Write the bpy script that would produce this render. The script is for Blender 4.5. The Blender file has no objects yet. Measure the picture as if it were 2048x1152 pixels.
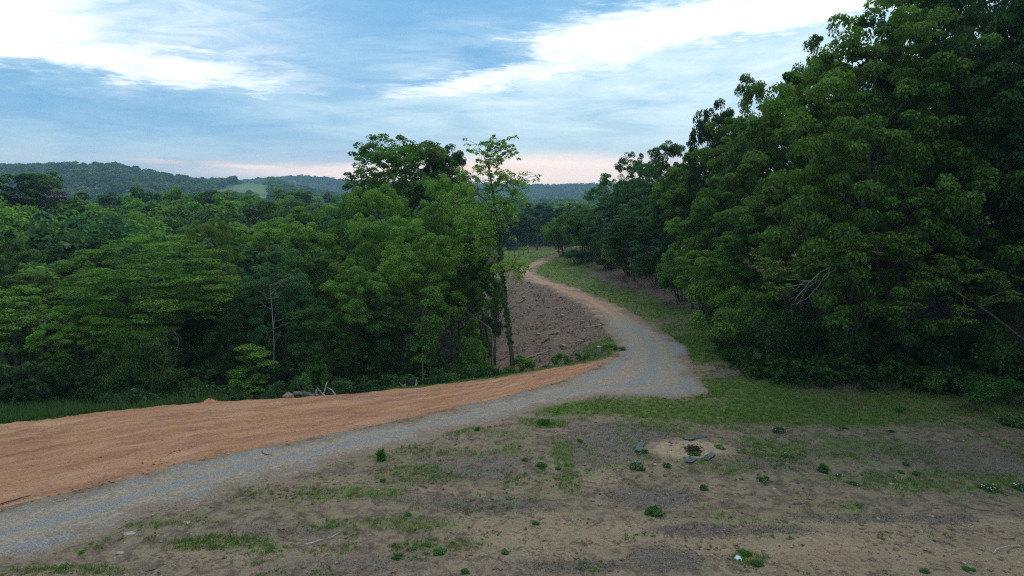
import bpy, math, random
import numpy as np
from mathutils import Vector

PI = math.pi
sc = bpy.context.scene
col = sc.collection
F = 1365.0                      # focal length in photo pixels (24 mm on 36 mm, 2048 px)
PITCH = math.radians(7.7)
CAM_Z = 9.0
CP, SP = math.cos(PITCH), math.sin(PITCH)

# ------------------------------------------------------------------ camera
cd = bpy.data.cameras.new('camera'); cam = bpy.data.objects.new('camera', cd); col.objects.link(cam)
cd.lens = 24; cd.sensor_width = 36; cd.clip_start = 0.1; cd.clip_end = 20000
cam.location = (0, 0, CAM_Z); cam.rotation_euler = (PI/2 - PITCH, 0, 0)
sc.camera = cam

# ------------------------------------------------------------------ exposure
sc.view_settings.view_transform = 'Standard'; sc.view_settings.look = 'None'
sc.view_settings.gamma = 1.0; sc.view_settings.use_curve_mapping = False
sc.view_settings.exposure = 0.45
sc.render.engine = 'CYCLES'
cy = sc.cycles
cy.max_bounces = 5; cy.diffuse_bounces = 3; cy.glossy_bounces = 2; cy.transmission_bounces = 3
cy.transparent_max_bounces = 8; cy.volume_bounces = 0
cy.caustics_reflective = False; cy.caustics_refractive = False
cy.use_denoising = False; cy.pixel_filter_type = 'BLACKMAN_HARRIS'; cy.filter_width = 1.15

# ------------------------------------------------------------------ node helper
class NT:
    def __init__(s, tree): s.t = tree; s.n = tree.nodes; s.l = tree.links
    def set(s, sock, v):
        if isinstance(v, bpy.types.NodeSocket): s.l.new(v, sock)
        elif v is not None:
            if hasattr(sock.default_value, '__len__') and not isinstance(v, (tuple, list)):
                v = (v,)*len(sock.default_value)
            if hasattr(sock.default_value, '__len__') and len(sock.default_value) == 4 and len(v) == 3: v = (*v, 1)
            sock.default_value = v
    def m(s, op, a, b=None, c=None, clamp=False):
        n = s.n.new('ShaderNodeMath'); n.operation = op; n.use_clamp = clamp
        for i, v in enumerate((a, b, c)):
            if v is not None: s.set(n.inputs[i], v)
        return n.outputs[0]
    def add(s, a, b): return s.m('ADD', a, b)
    def sub(s, a, b): return s.m('SUBTRACT', a, b)
    def mul(s, a, b): return s.m('MULTIPLY', a, b)
    def mx(s, a, b): return s.m('MAXIMUM', a, b)
    def mr(s, v, a, b, c=0.0, d=1.0, smooth=True):
        n = s.n.new('ShaderNodeMapRange'); n.interpolation_type = 'SMOOTHSTEP' if smooth else 'LINEAR'
        for i, x in enumerate((v, a, b, c, d)): s.set(n.inputs[i], x)
        return n.outputs[0]
    def mix(s, f, a, b, mode='MIX'):
        n = s.n.new('ShaderNodeMix'); n.data_type = 'RGBA'; n.blend_type = mode
        s.set(n.inputs[0], f); s.set(n.inputs[6], a); s.set(n.inputs[7], b)
        return n.outputs[2]
    def noise(s, vec, scale, detail=3.0, rough=0.55, dist=0.0):
        n = s.n.new('ShaderNodeTexNoise')
        if vec is not None: s.l.new(vec, n.inputs['Vector'])
        n.inputs['Scale'].default_value = scale; n.inputs['Detail'].default_value = detail
        n.inputs['Roughness'].default_value = rough; n.inputs['Distortion'].default_value = dist
        return n.outputs['Fac']
    def comb(s, x, y, z):
        n = s.n.new('ShaderNodeCombineXYZ')
        for i, v in enumerate((x, y, z)): s.set(n.inputs[i], v)
        return n.outputs[0]
    def sep(s, v):
        n = s.n.new('ShaderNodeSeparateXYZ'); s.l.new(v, n.inputs[0]); return n.outputs

# ------------------------------------------------------------------ sky
SUN_EL, SUN_AZ = 52.0, 28.0
w = bpy.data.worlds.new('World'); sc.world = w; w.use_nodes = True
T = NT(w.node_tree); T.n.clear()
def build_sky():
    tc = T.n.new('ShaderNodeTexCoord').outputs['Generated']
    X, Y, Z = T.sep(tc)
    az = T.mul(T.m('ARCTAN2', X, Y), 180/PI)
    el = T.mul(T.m('ARCSINE', Z), 180/PI)
    zz = T.add(T.mx(Z, 0.0), 0.10)
    q = T.comb(T.m('DIVIDE', X, zz), T.m('DIVIDE', Y, zz), 0.0)       # cloud deck overhead
    n1 = T.noise(q, 0.55, 6, 0.6, 0.6)
    n2 = T.noise(q, 1.7, 6, 0.62, 0.4)
    st = T.comb(T.mul(az, 0.030), T.mul(el, 0.16), 0.0)                # long level streaks low down
    n3 = T.noise(st, 3.2, 6, 0.6, 0.5)
    n4 = T.noise(st, 9.0, 5, 0.65, 0.3)
    n5 = T.noise(T.comb(T.mul(T.add(az, T.mul(el, -1.5)), 0.03), T.mul(el, 0.11), 3.0), 6.0, 9, 0.68, 0.9)
    daz = T.mul(T.sub(n3, 0.5), 18.0)
    de = T.add(T.mul(T.sub(n4, 0.5), 3.6), T.mul(T.sub(n2, 0.5), 3.0))
    azd = T.add(az, daz); eld = T.add(el, de)
    def ang(px, py):
        dx = (px-1024)/F; dz = -(py-576)/F
        v = (dx, CP+dz*SP, -SP+dz*CP)
        return math.degrees(math.atan2(v[0], v[1])), math.degrees(math.atan2(v[2], math.hypot(v[0], v[1])))
    def blob(px, py, hw, hh, rot=0.0, amp=1.0, soft=0.6, d=True):
        a0, e0 = ang(px, py); sx = hw/F*180/PI; sy = hh/F*180/PI
        r = math.radians(rot)
        a = T.sub(azd if d else az, a0); e = T.sub(eld if d else T.add(el, T.mul(T.sub(n4, .5), .5)), e0)
        u = T.add(T.mul(a, math.cos(r)/sx), T.mul(e, math.sin(r)/sx))
        v = T.add(T.mul(a, -math.sin(r)/sy), T.mul(e, math.cos(r)/sy))
        l = T.m('SQRT', T.add(T.mul(u, u), T.mul(v, v)))
        return T.mul(T.mr(l, 1+soft, 1-soft), amp)
    def union(bs):
        o = bs[0]
        for b in bs[1:]: o = T.mx(o, b)
        return o
    # openings lit from behind
    white = union([blob(20, 30, 180, 56, 0, 1.0, .8), blob(120, 104, 310, 31, -2, 1.1, .8), blob(330, 62, 240, 100, 0, .50, .9),
                   blob(440, 146, 130, 15, -9, .7, .6), blob(1010, 152, 250, 20, 9, .80, .6), blob(1120, 92, 110, 26, 12, 1.05, .8),
                   blob(1290, 60, 240, 40, 10, 1.15, .8), blob(1560, 14, 420, 36, 6, 1.2, .7), blob(1380, 130, 460, 60, 4, .42, .9)])
    veil = union([blob(1300, 225, 640, 130, 0, .95, .9), blob(300, 60, 420, 150, 0, .35, .9), blob(520, 300, 900, 60, 0, .35, .9)])
    dark = union([blob(800, 60, 470, 125, 10, 1.15, .7), blob(200, 205, 520, 62, -3, .95, .8), blob(1000, 235, 560, 34, 0, .35, .8)])
    # beyond the frame broken cloud goes on, made whiter to brighten the scene
    up = T.mr(el, 15.0, 24.0)
    hi = T.mul(T.mr(n1, 0.38, 0.60), up)
    lo = T.mul(T.mr(n1, 0.46, 0.32), up)
    white = T.mx(white, T.mul(hi, 0.9)); dark = T.mx(dark, T.mul(lo, 0.8))
    ramp = T.n.new('ShaderNodeValToRGB'); T.l.new(T.mr(el, -2.0, 28.0, 0, 1, False), ramp.inputs[0])
    cr = ramp.color_ramp; cr.elements[0].position = 0.0; cr.elements[0].color = (.40, .46, .56, 1)
    cr.elements[1].position = 1.0; cr.elements[1].color = (.30, .53, .68, 1)
    for p, c in ((.10, (.53, .60, .70)), (.20, (.42, .60, .73)), (.36, (.30, .55, .72)), (.6, (.26, .52, .72))):
        e = cr.elements.new(p); e.color = (*c, 1)
    c = ramp.outputs[0]
    c = T.mix(T.mul(T.m('MINIMUM', dark, 1.0), .95), c, (.115, .345, .61))
    c = T.mix(T.mul(T.mul(veil, T.mr(n3, .25, .7)), 1.0), c, (.62, .79, .86))
    fine = T.add(T.mul(T.sub(n2, .5), .6), T.mul(T.sub(n5, .5), .85))
    wv = T.mr(T.add(white, T.mul(fine, T.mul(T.mr(white, 0, .35), 1.0))), 0.0, 1.25)
    c = T.mix(wv, c, (1.05, 1.08, 1.08))
    # light texture everywhere
    c = T.mix(1.0, c, T.mix(T.add(T.mul(n3, .5), T.mul(n2, .5)), (.94, .95, .96), (1.05, 1.04, 1.02)), 'MULTIPLY')
    # afterglow low over the hills
    glow = union([blob(1090, 344, 260, 30, 0, 1.0, .7, False), blob(760, 345, 260, 15, 0, .95, .6, False), blob(540, 337, 90, 5, -2, .8, .6, False)])
    gl2 = union([blob(322, 323, 44, 4, -2, .85, .6, False), blob(438, 326, 40, 4, -2, .8, .6, False), blob(1300, 345, 700, 26, 0, .45, .9, False)])
    c = T.mix(T.mul(gl2, .9), c, (.85, .67, .66)); c = T.mix(glow, c, (1.32, 1.02, .86))
    c = T.mix(blob(960, 338, 70, 9, 0, .6, .8, False), c, (1.25, .80, .42))
    cl = T.n.new('ShaderNodeBackground'); T.l.new(c, cl.inputs[0]); cl.inputs[1].default_value = 1.0
    sky = T.n.new('ShaderNodeTexSky'); sky.sky_type = 'NISHITA'; sky.sun_disc = False
    sky.sun_elevation = math.radians(SUN_EL); sky.sun_rotation = math.radians(SUN_AZ)
    sky.air_density = 1.2; sky.dust_density = 1.5
    bg = T.n.new('ShaderNodeBackground'); T.l.new(sky.outputs[0], bg.inputs[0]); bg.inputs[1].default_value = 0.08
    mxs = T.n.new('ShaderNodeMixShader'); mxs.inputs[0].default_value = 0.88
    T.l.new(bg.outputs[0], mxs.inputs[1]); T.l.new(cl.outputs[0], mxs.inputs[2])
    out = T.n.new('ShaderNodeOutputWorld'); T.l.new(mxs.outputs[0], out.inputs[0])
build_sky()
w.cycles.sampling_method = 'MANUAL'; w.cycles.sample_map_resolution = 1024

sd = bpy.data.lights.new('sun', 'SUN'); sun = bpy.data.objects.new('sun', sd); col.objects.link(sun)
sd.energy = 1.0; sd.angle = math.radians(32); sd.color = (1.0, .93, .82)
_d = Vector((math.sin(math.radians(SUN_AZ))*math.cos(math.radians(SUN_EL)), math.cos(math.radians(SUN_AZ))*math.cos(math.radians(SUN_EL)), math.sin(math.radians(SUN_EL))))
sun.rotation_euler = (-_d).to_track_quat('-Z', 'Y').to_euler(); sun.location = (0, 0, 60)

# ------------------------------------------------------------------ numeric helpers
rng = np.random.default_rng(7)
def ss(a, b, x):
    t = np.clip((x-a)/(b-a), 0, 1); return t*t*(3-2*t)
def _hash(i, j, s):
    h = (i*374761393 + j*668265263 + s*2147483647) & 0xffffffff
    h = ((h ^ (h >> 13))*1274126177) & 0xffffffff
    return ((h ^ (h >> 16)) & 0xffff)/65535.0
def vnoise(x, y, s=0):
    xi = np.floor(x).astype(np.int64); yi = np.floor(y).astype(np.int64)
    fx = x-xi; fy = y-yi; fx = fx*fx*(3-2*fx); fy = fy*fy*(3-2*fy)
    a = _hash(xi, yi, s); b = _hash(xi+1, yi, s); c = _hash(xi, yi+1, s); d = _hash(xi+1, yi+1, s)
    return (a*(1-fx)+b*fx)*(1-fy)+(c*(1-fx)+d*fx)*fy
def fbm(x, y, s=0, o=4):
    x = np.asarray(x, float); y = np.asarray(y, float)
    v = 0; a = .5; t = 0
    for k in range(o):
        v = v + a*vnoise(x*2**k+17.3*k, y*2**k-9.1*k, s+k); t += a; a *= .55
    return v/t
def flat(px, py, z=0.0):
    """point of the plane z seen at photo pixel"""
    dx = (px-1024)/F; dz = -(py-576)/F
    d = (dx, CP+dz*SP, -SP+dz*CP); t = (z-CAM_Z)/d[2]
    return (d[0]*t, d[1]*t)
def unproj(px, py, Y):
    dx = (px-1024)/F; dz = -(py-576)/F
    d = (dx, CP+dz*SP, -SP+dz*CP); t = Y/d[1]
    return np.array((d[0]*t, Y, CAM_Z+d[2]*t))
def proj(x, y, z):
    f = y*CP-(z-CAM_Z)*SP; u = y*SP+(z-CAM_Z)*CP
    f = np.where(f > .1, f, .1)
    return 1024+F*x/f, 576-F*u/f

# plan curves -------------------------------------------------------------
O_px = [(0, 850), (180, 829), (290, 816), (400, 807), (500, 801), (600, 797), (700, 789), (780, 781), (860, 772), (1000, 755), (1100, 738), (1180, 724), (1238, 711)]
G1_px = [(0, 1020), (230, 965), (430, 915), (640, 875), (860, 830), (1000, 798), (1120, 765), (1190, 738), (1238, 711), (1232, 690), (1212, 655), (1185, 625), (1150, 601), (1100, 578), (1055, 562), (1036, 549), (1044, 535), (1070, 521), (1096, 513)]
G2_px = [(0, 1125), (220, 1065), (430, 990), (640, 935), (770, 905), (960, 850), (1100, 815), (1180, 797), (1240, 790), (1330, 797), (1425, 790), (1402, 768), (1388, 740), (1374, 700), (1338, 670), (1290, 641), (1240, 613), (1200, 596), (1150, 577), (1105, 562), (1078, 550), (1070, 541), (1082, 531), (1105, 520), (1130, 514)]
def ext0(P, n):
    a, b = np.array(P[0]), np.array(P[1]); d = (a-b)/np.linalg.norm(a-b); return [tuple(a+d*n)]+list(P)
def extN(P, v): return list(P)+[tuple(np.array(P[-1])+np.array(v))]
Oc = ext0([flat(*p) for p in O_px], 45)
G1 = extN(ext0([flat(*p) for p in G1_px], 40), (34, 9))
G2 = extN(ext0([flat(*p) for p in G2_px], 40), (34, 9))
def smooth_poly(P, n=500, k=9):
    P = np.array(P); s = np.r_[0, np.cumsum(np.linalg.norm(np.diff(P, axis=0), axis=1))]
    t = np.linspace(0, s[-1], n)
    x = np.interp(t, s, P[:, 0]); y = np.interp(t, s, P[:, 1])
    ker = np.hanning(k+2)[1:-1]; ker /= ker.sum(); h = k//2
    xp = np.r_[2*x[0]-x[h:0:-1], x, 2*x[-1]-x[-2:-h-2:-1]]; yp = np.r_[2*y[0]-y[h:0:-1], y, 2*y[-1]-y[-2:-h-2:-1]]
    return np.c_[np.convolve(xp, ker, 'valid'), np.convolve(yp, ker, 'valid')]
# the rim of the level ground: outer edge of the red dirt, then the left edge of the road
rim = smooth_poly(list(Oc)+list(G1[10:]), 160, 5)
TL_px = [(2500, 830), (2048, 806), (1900, 796), (1750, 790), (1600, 786), (1500, 770), (1440, 720), (1415, 660), (1395, 610), (1330, 566), (1240, 538), (1150, 524), (1110, 508)]
treeline = smooth_poly(extN([flat(*p) for p in TL_px], (30, 9)), 120, 5)
def sdist(P, x, y):
    """signed distance to a polyline, positive on its left when walking along it"""
    x = np.asarray(x, float); y = np.asarray(y, float); sh = x.shape; x = x.ravel(); y = y.ravel()
    best = np.full(x.shape, 1e18); sg = np.ones(x.shape)
    for (ax, ay), (bx, by) in zip(P[:-1], P[1:]):
        dx, dy = bx-ax, by-ay; L2 = dx*dx+dy*dy+1e-12
        t = np.clip(((x-ax)*dx+(y-ay)*dy)/L2, 0, 1)
        ex, ey = x-(ax+t*dx), y-(ay+t*dy); d2 = ex*ex+ey*ey
        m = d2 < best-1e-9
        best = np.where(m, d2, best); sg = np.where(m, np.sign(dx*ey-dy*ex), sg)
    return (np.sqrt(best)*sg).reshape(sh)
def inpoly(P, x, y):
    x = np.asarray(x, float); y = np.asarray(y, float); c = np.zeros(x.shape, bool)
    n = len(P)
    for i in range(n):
        x1, y1 = P[i]; x2, y2 = P[i-1]
        if y1 == y2: continue
        m = ((y1 > y) != (y2 > y)) & (x < (x2-x1)*(y-y1)/(y2-y1)+x1); c ^= m
    return c
near_px = np.array([-900, -300, 0, 120, 250, 330, 400, 445, 500, 545, 600, 700, 850, 1024, 1300, 1700, 2400, 3200.])
near_y = np.array([340, 336, 334, 329, 334, 346, 358, 362, 353, 358, 372, 388, 398, 400, 398, 392, 380, 360.])
far_px = np.array([-900, 0, 400, 520, 620, 690, 800, 1040, 1190, 1500, 2000, 3200.])
far_y = np.array([372, 374, 372, 358, 352, 360, 366, 371, 369, 366, 362, 350.])
def terrain(x, y, micro=False):
    x = np.asarray(x, float); y = np.asarray(y, float)
    near = (y < 260) & (y > -80) & (np.abs(x) < 260)
    d = np.full(x.shape, 60.0); dr = np.full(x.shape, -60.)
    if near.any():
        d[near] = sdist(rim, x[near], y[near]); dr[near] = -sdist(treeline, x[near], y[near])
    far_ = ~near
    d[far_] = np.where(x[far_] < 0, 90, 30)
    d = np.where((y > 135) & (x > 0), np.maximum(d, (y-135)), d)
    dd = np.maximum(d, 0)
    wb = ss(38, 46, y)*(1-ss(84, 98, y)*ss(-14, -8, x)); wl = 1-ss(-21, -14, x)
    wm = ss(84, 98, y)*ss(-14, -8, x)
    a = (1-wl)*1.5*ss(0, 4, dd)+wl*.45*ss(0, 8, dd)+.11*dd
    z = (1-wb-wm)*a+wb*(.27*dd+.2*ss(0, 1.2, dd))+wm*(.03*dd+.25*np.maximum(dd-18, 0))
    z = -11.5*np.tanh(z/11.5)
    rise = np.minimum((.25+.9*ss(36, 44, y))*ss(-2.5, 2.5, dr)+(.04+.07*ss(36, 44, y))*np.maximum(dr, 0), 5.0)
    z = z+np.where(d <= 3, rise, 0)*(1-ss(110, 140, y))
    # the wooded hills beyond the valley
    yy = np.maximum(y, 60.)
    px = 1024+F*x/yy
    c1 = 9+(392-np.interp(px, near_px, near_y))/F*1000-13
    c2 = 9+(392-np.interp(px, far_px, far_y))/F*1900-12
    h1 = (c1+11.5)*np.where(y < 1000, ss(430, 1000, y), 1-ss(1000, 1500, y))
    h2 = (c2+11.5)*np.where(y < 1900, ss(1300, 1900, y), 1-.8*ss(1900, 3400, y))
    z = z+np.maximum(h1, 0)+np.maximum(h2, 0)
    z = z+ss(120, 300, y)*(fbm(x/90, y/90, 5, 3)-.5)*7
    z = z+np.exp(-((x+75)/42)**2-((y-165)/55)**2)*5.0
    return z
def hit(px, py, micro=0):
    dx = (px-1024)/F; dz = -(py-576)/F
    d = np.array((dx, CP+dz*SP, -SP+dz*CP)); ts = np.concatenate((np.arange(8, 160, .1), np.arange(160, 1500, 2.)))
    p = d[None]*ts[:, None]; z = p[:, 2]+CAM_Z
    g = terrain(p[:, 0], p[:, 1]); k = np.argmax(z < g)
    return np.array((p[k, 0], p[k, 1], g[k]))

# ------------------------------------------------------------------ mesh helpers
def link(name, me, parent=None):
    o = bpy.data.objects.new(name, me); col.objects.link(o)
    if parent is not None: o.parent = parent
    return o
def tag(o, label=None, cat=None, group=None, kind=None):
    if label: o['label'] = label
    if cat: o['category'] = cat
    if group: o['group'] = group
    if kind: o['kind'] = kind
    return o
def mesh_np(name, V, Fa, mat, attrs=None, smooth=False):
    """V (n,3), Fa (m,k) one face size"""
    me = bpy.data.meshes.new(name); V = np.asarray(V, np.float32); Fa = np.asarray(Fa, np.int32)
    k = Fa.shape[1]
    me.vertices.add(len(V)); me.vertices.foreach_set('co', V.ravel())
    me.loops.add(Fa.size); me.loops.foreach_set('vertex_index', Fa.ravel())
    me.polygons.add(len(Fa)); me.polygons.foreach_set('loop_start', np.arange(0, Fa.size, k, dtype=np.int32))
    if smooth: me.polygons.foreach_set('use_smooth', np.ones(len(Fa), bool))
    else: me.polygons.foreach_set('use_smooth', np.zeros(len(Fa), bool))
    for an, av in (attrs or {}).items():
        av = np.asarray(av, np.float32)
        if av.ndim == 1:
            at = me.attributes.new(an, 'FLOAT', 'POINT'); at.data.foreach_set('value', av)
        else:
            at = me.attributes.new(an, 'FLOAT_COLOR', 'POINT'); at.data.foreach_set('color', av.ravel())
    me.materials.append(mat); me.update(calc_edges=True); me.validate()
    return me
class Tubes:
    def __init__(s): s.V = []; s.F = []; s.n = 0
    def add(s, pts, radii, sides=6, cap=True):
        pts = np.asarray(pts, float); radii = np.asarray(radii, float)
        tg = np.gradient(pts, axis=0); tg /= np.linalg.norm(tg, axis=1)[:, None]+1e-9
        ref = np.array((1., 0, 0)) if abs(tg[0][2]) > .8 else np.array((0, 0, 1.))
        a = np.linspace(0, 2*PI, sides, endpoint=False); rings = []
        for p, t, r in zip(pts, tg, radii):
            u = np.cross(t, ref); u /= np.linalg.norm(u)+1e-9; v = np.cross(t, u)
            rings.append(p+r*(np.cos(a)[:, None]*u+np.sin(a)[:, None]*v))
        V = np.concatenate(rings); m = len(pts); b = s.n
        for i in range(m-1):
            for j in range(sides):
                k = (j+1) % sides
                s.F.append((b+i*sides+j, b+i*sides+k, b+(i+1)*sides+k, b+(i+1)*sides+j))
        s.V.append(V); s.n += len(V)
        if cap:
            for ring, c, fl in ((0, pts[0], 1), (m-1, pts[-1], 0)):
                s.V.append(np.array([c])); ci = s.n; s.n += 1
                for j in range(sides):
                    k = (j+1) % sides; q = b+ring*sides
                    s.F.append((q+k, q+j, ci, ci) if fl else (q+j, q+k, ci, ci))
    def mesh(s, name, mat, smooth=True):
        V = np.concatenate(s.V)
        me = bpy.data.meshes.new(name)
        me.from_pydata([tuple(v) for v in V], [], [f if f[2] != f[3] else f[:3] for f in s.F])
        for p in me.polygons: p.use_smooth = smooth
        me.materials.append(mat); return me
def curve(a, b, n=6, bend=None, wob=0.0, r=rng):
    a = np.array(a, float); b = np.array(b, float); t = np.linspace(0, 1, n)[:, None]
    m = (a+b)/2+(np.array(bend) if bend is not None else 0)
    p = (1-t)**2*a+2*t*(1-t)*m+t*t*b
    if wob: p[1:-1] += r.normal(0, wob, (n-2, 3))
    return p

# ------------------------------------------------------------------ materials
def new_mat(name):
    m = bpy.data.materials.new(name); m.use_nodes = True; t = NT(m.node_tree); t.n.clear()
    out = t.n.new('ShaderNodeOutputMaterial'); return m, t, out
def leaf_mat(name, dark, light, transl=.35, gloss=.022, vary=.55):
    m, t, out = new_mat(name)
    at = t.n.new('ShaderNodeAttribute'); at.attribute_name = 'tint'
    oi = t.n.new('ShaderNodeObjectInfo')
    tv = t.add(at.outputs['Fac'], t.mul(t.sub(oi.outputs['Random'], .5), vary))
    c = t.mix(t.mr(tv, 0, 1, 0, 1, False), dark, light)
    d = t.n.new('ShaderNodeBsdfDiffuse'); t.l.new(c, d.inputs[0])
    tr = t.n.new('ShaderNodeBsdfTranslucent'); t.l.new(t.mix(.5, c, (light[0]*1.5, light[1]*1.35, light[2]*.7)), tr.inputs[0])
    mx = t.n.new('ShaderNodeMixShader'); mx.inputs[0].default_value = transl
    t.l.new(d.outputs[0], mx.inputs[1]); t.l.new(tr.outputs[0], mx.inputs[2])
    g = t.n.new('ShaderNodeBsdfGlossy'); g.inputs['Roughness'].default_value = .5; g.inputs[0].default_value = (.8, .9, .9, 1)
    m2 = t.n.new('ShaderNodeMixShader'); m2.inputs[0].default_value = gloss
    t.l.new(mx.outputs[0], m2.inputs[1]); t.l.new(g.outputs[0], m2.inputs[2]); t.l.new(m2.outputs[0], out.inputs[0])
    return m
M = {}
M['leaf'] = leaf_mat('leaf_mid', (.014, .048, .005), (.165, .325, .034))
M['leaf_bright'] = leaf_mat('leaf_bright', (.028, .090, .008), (.205, .395, .040))
M['leaf_dark'] = leaf_mat('leaf_dark', (.008, .027, .005), (.056, .140, .022))  # dark foliage; on lower right wood and undergrowth, shade put into the colour
M['leaf_blue'] = leaf_mat('leaf_bluish', (.014, .050, .014), (.075, .195, .055))
M['leaf_yellow'] = leaf_mat('leaf_yellow', (.065, .125, .014), (.150, .230, .030))
M['weed'] = leaf_mat('weed_leaf', (.030, .105, .014), (.075, .215, .026), vary=.5)
M['grass'] = leaf_mat('grass_blade', (.050, .110, .016), (.130, .235, .034), .3)
M['grass_dark'] = leaf_mat('grass_blade_dark', (.030, .080, .020), (.075, .150, .032), .3)
M['twiggy'] = leaf_mat('bare_twigs', (.10, .085, .08), (.19, .165, .16), .1)
M['straw'] = leaf_mat('dead_straw', (.095, .074, .062), (.25, .205, .175), .1)
def solid(name, c1, c2, scale=4., rough=.9, bump=.3, stretch=(1, 1, 1), detail=5, rnd=0):
    m, t, out = new_mat(name)
    tc = t.n.new('ShaderNodeTexCoord'); mp = t.n.new('ShaderNodeMapping'); mp.inputs['Scale'].default_value = stretch
    t.l.new(tc.outputs['Object'], mp.inputs[0]); n = t.noise(mp.outputs[0], scale, detail, .65)
    b = t.n.new('ShaderNodeBsdfPrincipled'); b.inputs['Roughness'].default_value = rough; b.inputs['Specular IOR Level'].default_value = .25
    c = t.mix(t.mr(n, .3, .7), c1, c2)
    if rnd:
        g = t.n.new('ShaderNodeNewGeometry')
        c = t.mix(1., c, t.mix(g.outputs['Random Per Island'], (1-rnd,)*3, (1+rnd,)*3), 'MULTIPLY')
    t.l.new(c, b.inputs['Base Color'])
    bp = t.n.new('ShaderNodeBump'); bp.inputs['Strength'].default_value = bump; bp.inputs['Distance'].default_value = .03
    t.l.new(n, bp.inputs['Height']); t.l.new(bp.outputs[0], b.inputs['Normal']); t.l.new(b.outputs[0], out.inputs[0])
    return m
M['bark'] = solid('bark', (.045, .036, .028), (.12, .10, .082), 7, stretch=(1, 1, .25))
M['bark_grey'] = solid('bark_grey', (.11, .10, .09), (.26, .24, .215), 6, stretch=(1, 1, .3))
M['wood_pale'] = solid('weathered_wood', (.24, .215, .19), (.48, .44, .40), 8)
M['wood_cut'] = solid('cut_wood', (.24, .18, .12), (.40, .32, .23), 9)
M['wood_dark'] = solid('charred_wood', (.020, .018, .017), (.085, .070, .060), 7)
M['dirt_red'] = solid('red_earth', (.26, .115, .058), (.44, .205, .105), 9, rnd=.2)
M['clod'] = solid('earth_clod', (.105, .070, .052), (.21, .145, .105), 12, rnd=.3)
M['stone'] = solid('stone', (.15, .13, .11), (.30, .265, .225), 9, rnd=.3)
M['gravel'] = solid('gravel_stone', (.15, .155, .165), (.34, .345, .36), 12, rnd=.45)
M['plastic'] = solid('dark_liner', (.036, .050, .066), (.075, .095, .12), 14, rough=.55, bump=.5)
M['rust'] = solid('rusty_roots', (.045, .024, .016), (.10, .050, .032), 20)
M['pale_plastic'] = solid('pale_plastic', (.38, .50, .54), (.56, .68, .70), 8, rough=.5)
M['flower'] = solid('white_flower', (.40, .40, .34), (.58, .58, .52), 8)
M['post'] = solid('post_wood', (.06, .055, .05), (.15, .14, .125), 8)

def ground_mat():
    m, t, out = new_mat('ground')
    geo = t.n.new('ShaderNodeNewGeometry').outputs['Position']
    at = t.n.new('ShaderNodeAttribute'); at.attribute_name = 'zone'
    R, G, B = t.sep(at.outputs['Color']); A = at.outputs['Alpha']
    a2 = t.n.new('ShaderNodeAttribute'); a2.attribute_name = 'slope'; S = a2.outputs['Fac']
    mp = t.n.new('ShaderNodeMapping'); mp.inputs['Rotation'].default_value = (0, 0, math.radians(-35)); mp.inputs['Scale'].default_value = (.75, 1.25, 1)
    t.l.new(geo, mp.inputs[0]); sv = mp.outputs[0]
    nL = t.noise(sv, .55, 5, .6, .6); nM = t.noise(geo, 2.4, 6, .70, .6); nF = t.noise(geo, 7, 6, .78, .3); nX = t.noise(geo, 26, 4, .8)
    nD = t.noise(geo, 3.6, 6, .75, .5)
    def th(a, amt, lo, hi):
        n = t.add(t.add(t.mul(t.sub(nL, .5), .9), t.mul(t.sub(nM, .5), 1.7)), t.add(t.mul(t.sub(nF, .5), 1.8), t.mul(t.sub(nX, .5), 1.2)))
        return t.mr(t.add(a, t.mul(n, amt)), lo, hi)
    c = t.mix(t.mr(nM, .3, .7), (.092, .068, .048), (.262, .195, .142))
    c = t.mix(th(G, 1.1, .30, .78), c, t.mix(t.mr(nL, .3, .7), (.215, .155, .108), (.285, .205, .138)))
    c = t.mix(th(B, 1.2, .35, .72), c, t.mix(t.mr(nX, .3, .7), (.080, .063, .060), (.205, .168, .160)))
    c = t.mix(t.mr(G, 1.0, 1.15), c, t.mix(nF, (.24, .17, .115), (.40, .305, .215)))
    brown = t.mix(t.mr(nF, .3, .75), (.100, .066, .055), (.250, .170, .142))
    brown = t.mix(t.mr(nD, .56, .74), brown, (.27, .165, .115))
    c = t.mix(t.mr(S, .2, .8), c, brown)
    green = t.mix(t.mr(nF, .25, .75), (.055, .085, .018), (.125, .180, .040))
    c = t.mix(t.mul(th(R, 1.35, .42, .80), .88), c, green)
    c = t.mix(t.mr(A, .15, .9), c, t.mix(nF, (.010, .010, .006), (.030, .027, .018)))  # forest floor: dark litter, with the shade under the trees painted in
    # pale stone chips and dark crumbs
    v = t.n.new('ShaderNodeTexVoronoi'); v.inputs['Scale'].default_value = 11; t.l.new(geo, v.inputs[0])
    chip = t.mul(t.mr(v.outputs['Distance'], .16, .10), t.mul(t.mr(t.sep(v.outputs['Color'])[0], .72, .8), t.mr(A, .4, .1)))
    c = t.mix(t.mul(chip, .6), c, (.42, .36, .30))
    c = t.mix(1., c, t.mix(t.mr(t.add(t.mul(nX, .5), t.mul(nF, .5)), .3, .7), (.55, .55, .55), (1.42, 1.42, 1.42)), 'MULTIPLY')
    b = t.n.new('ShaderNodeBsdfPrincipled'); b.inputs['Roughness'].default_value = .95; b.inputs['Specular IOR Level'].default_value = .15
    t.l.new(c, b.inputs['Base Color'])
    h = t.add(t.add(t.mul(nM, .35), t.mul(nF, .30)), t.mul(nX, .12))
    bp = t.n.new('ShaderNodeBump'); bp.inputs['Strength'].default_value = .9; bp.inputs['Distance'].default_value = .16
    t.l.new(h, bp.inputs['Height']); t.l.new(bp.outputs[0], b.inputs['Normal']); t.l.new(b.outputs[0], out.inputs[0])
    return m
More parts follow.
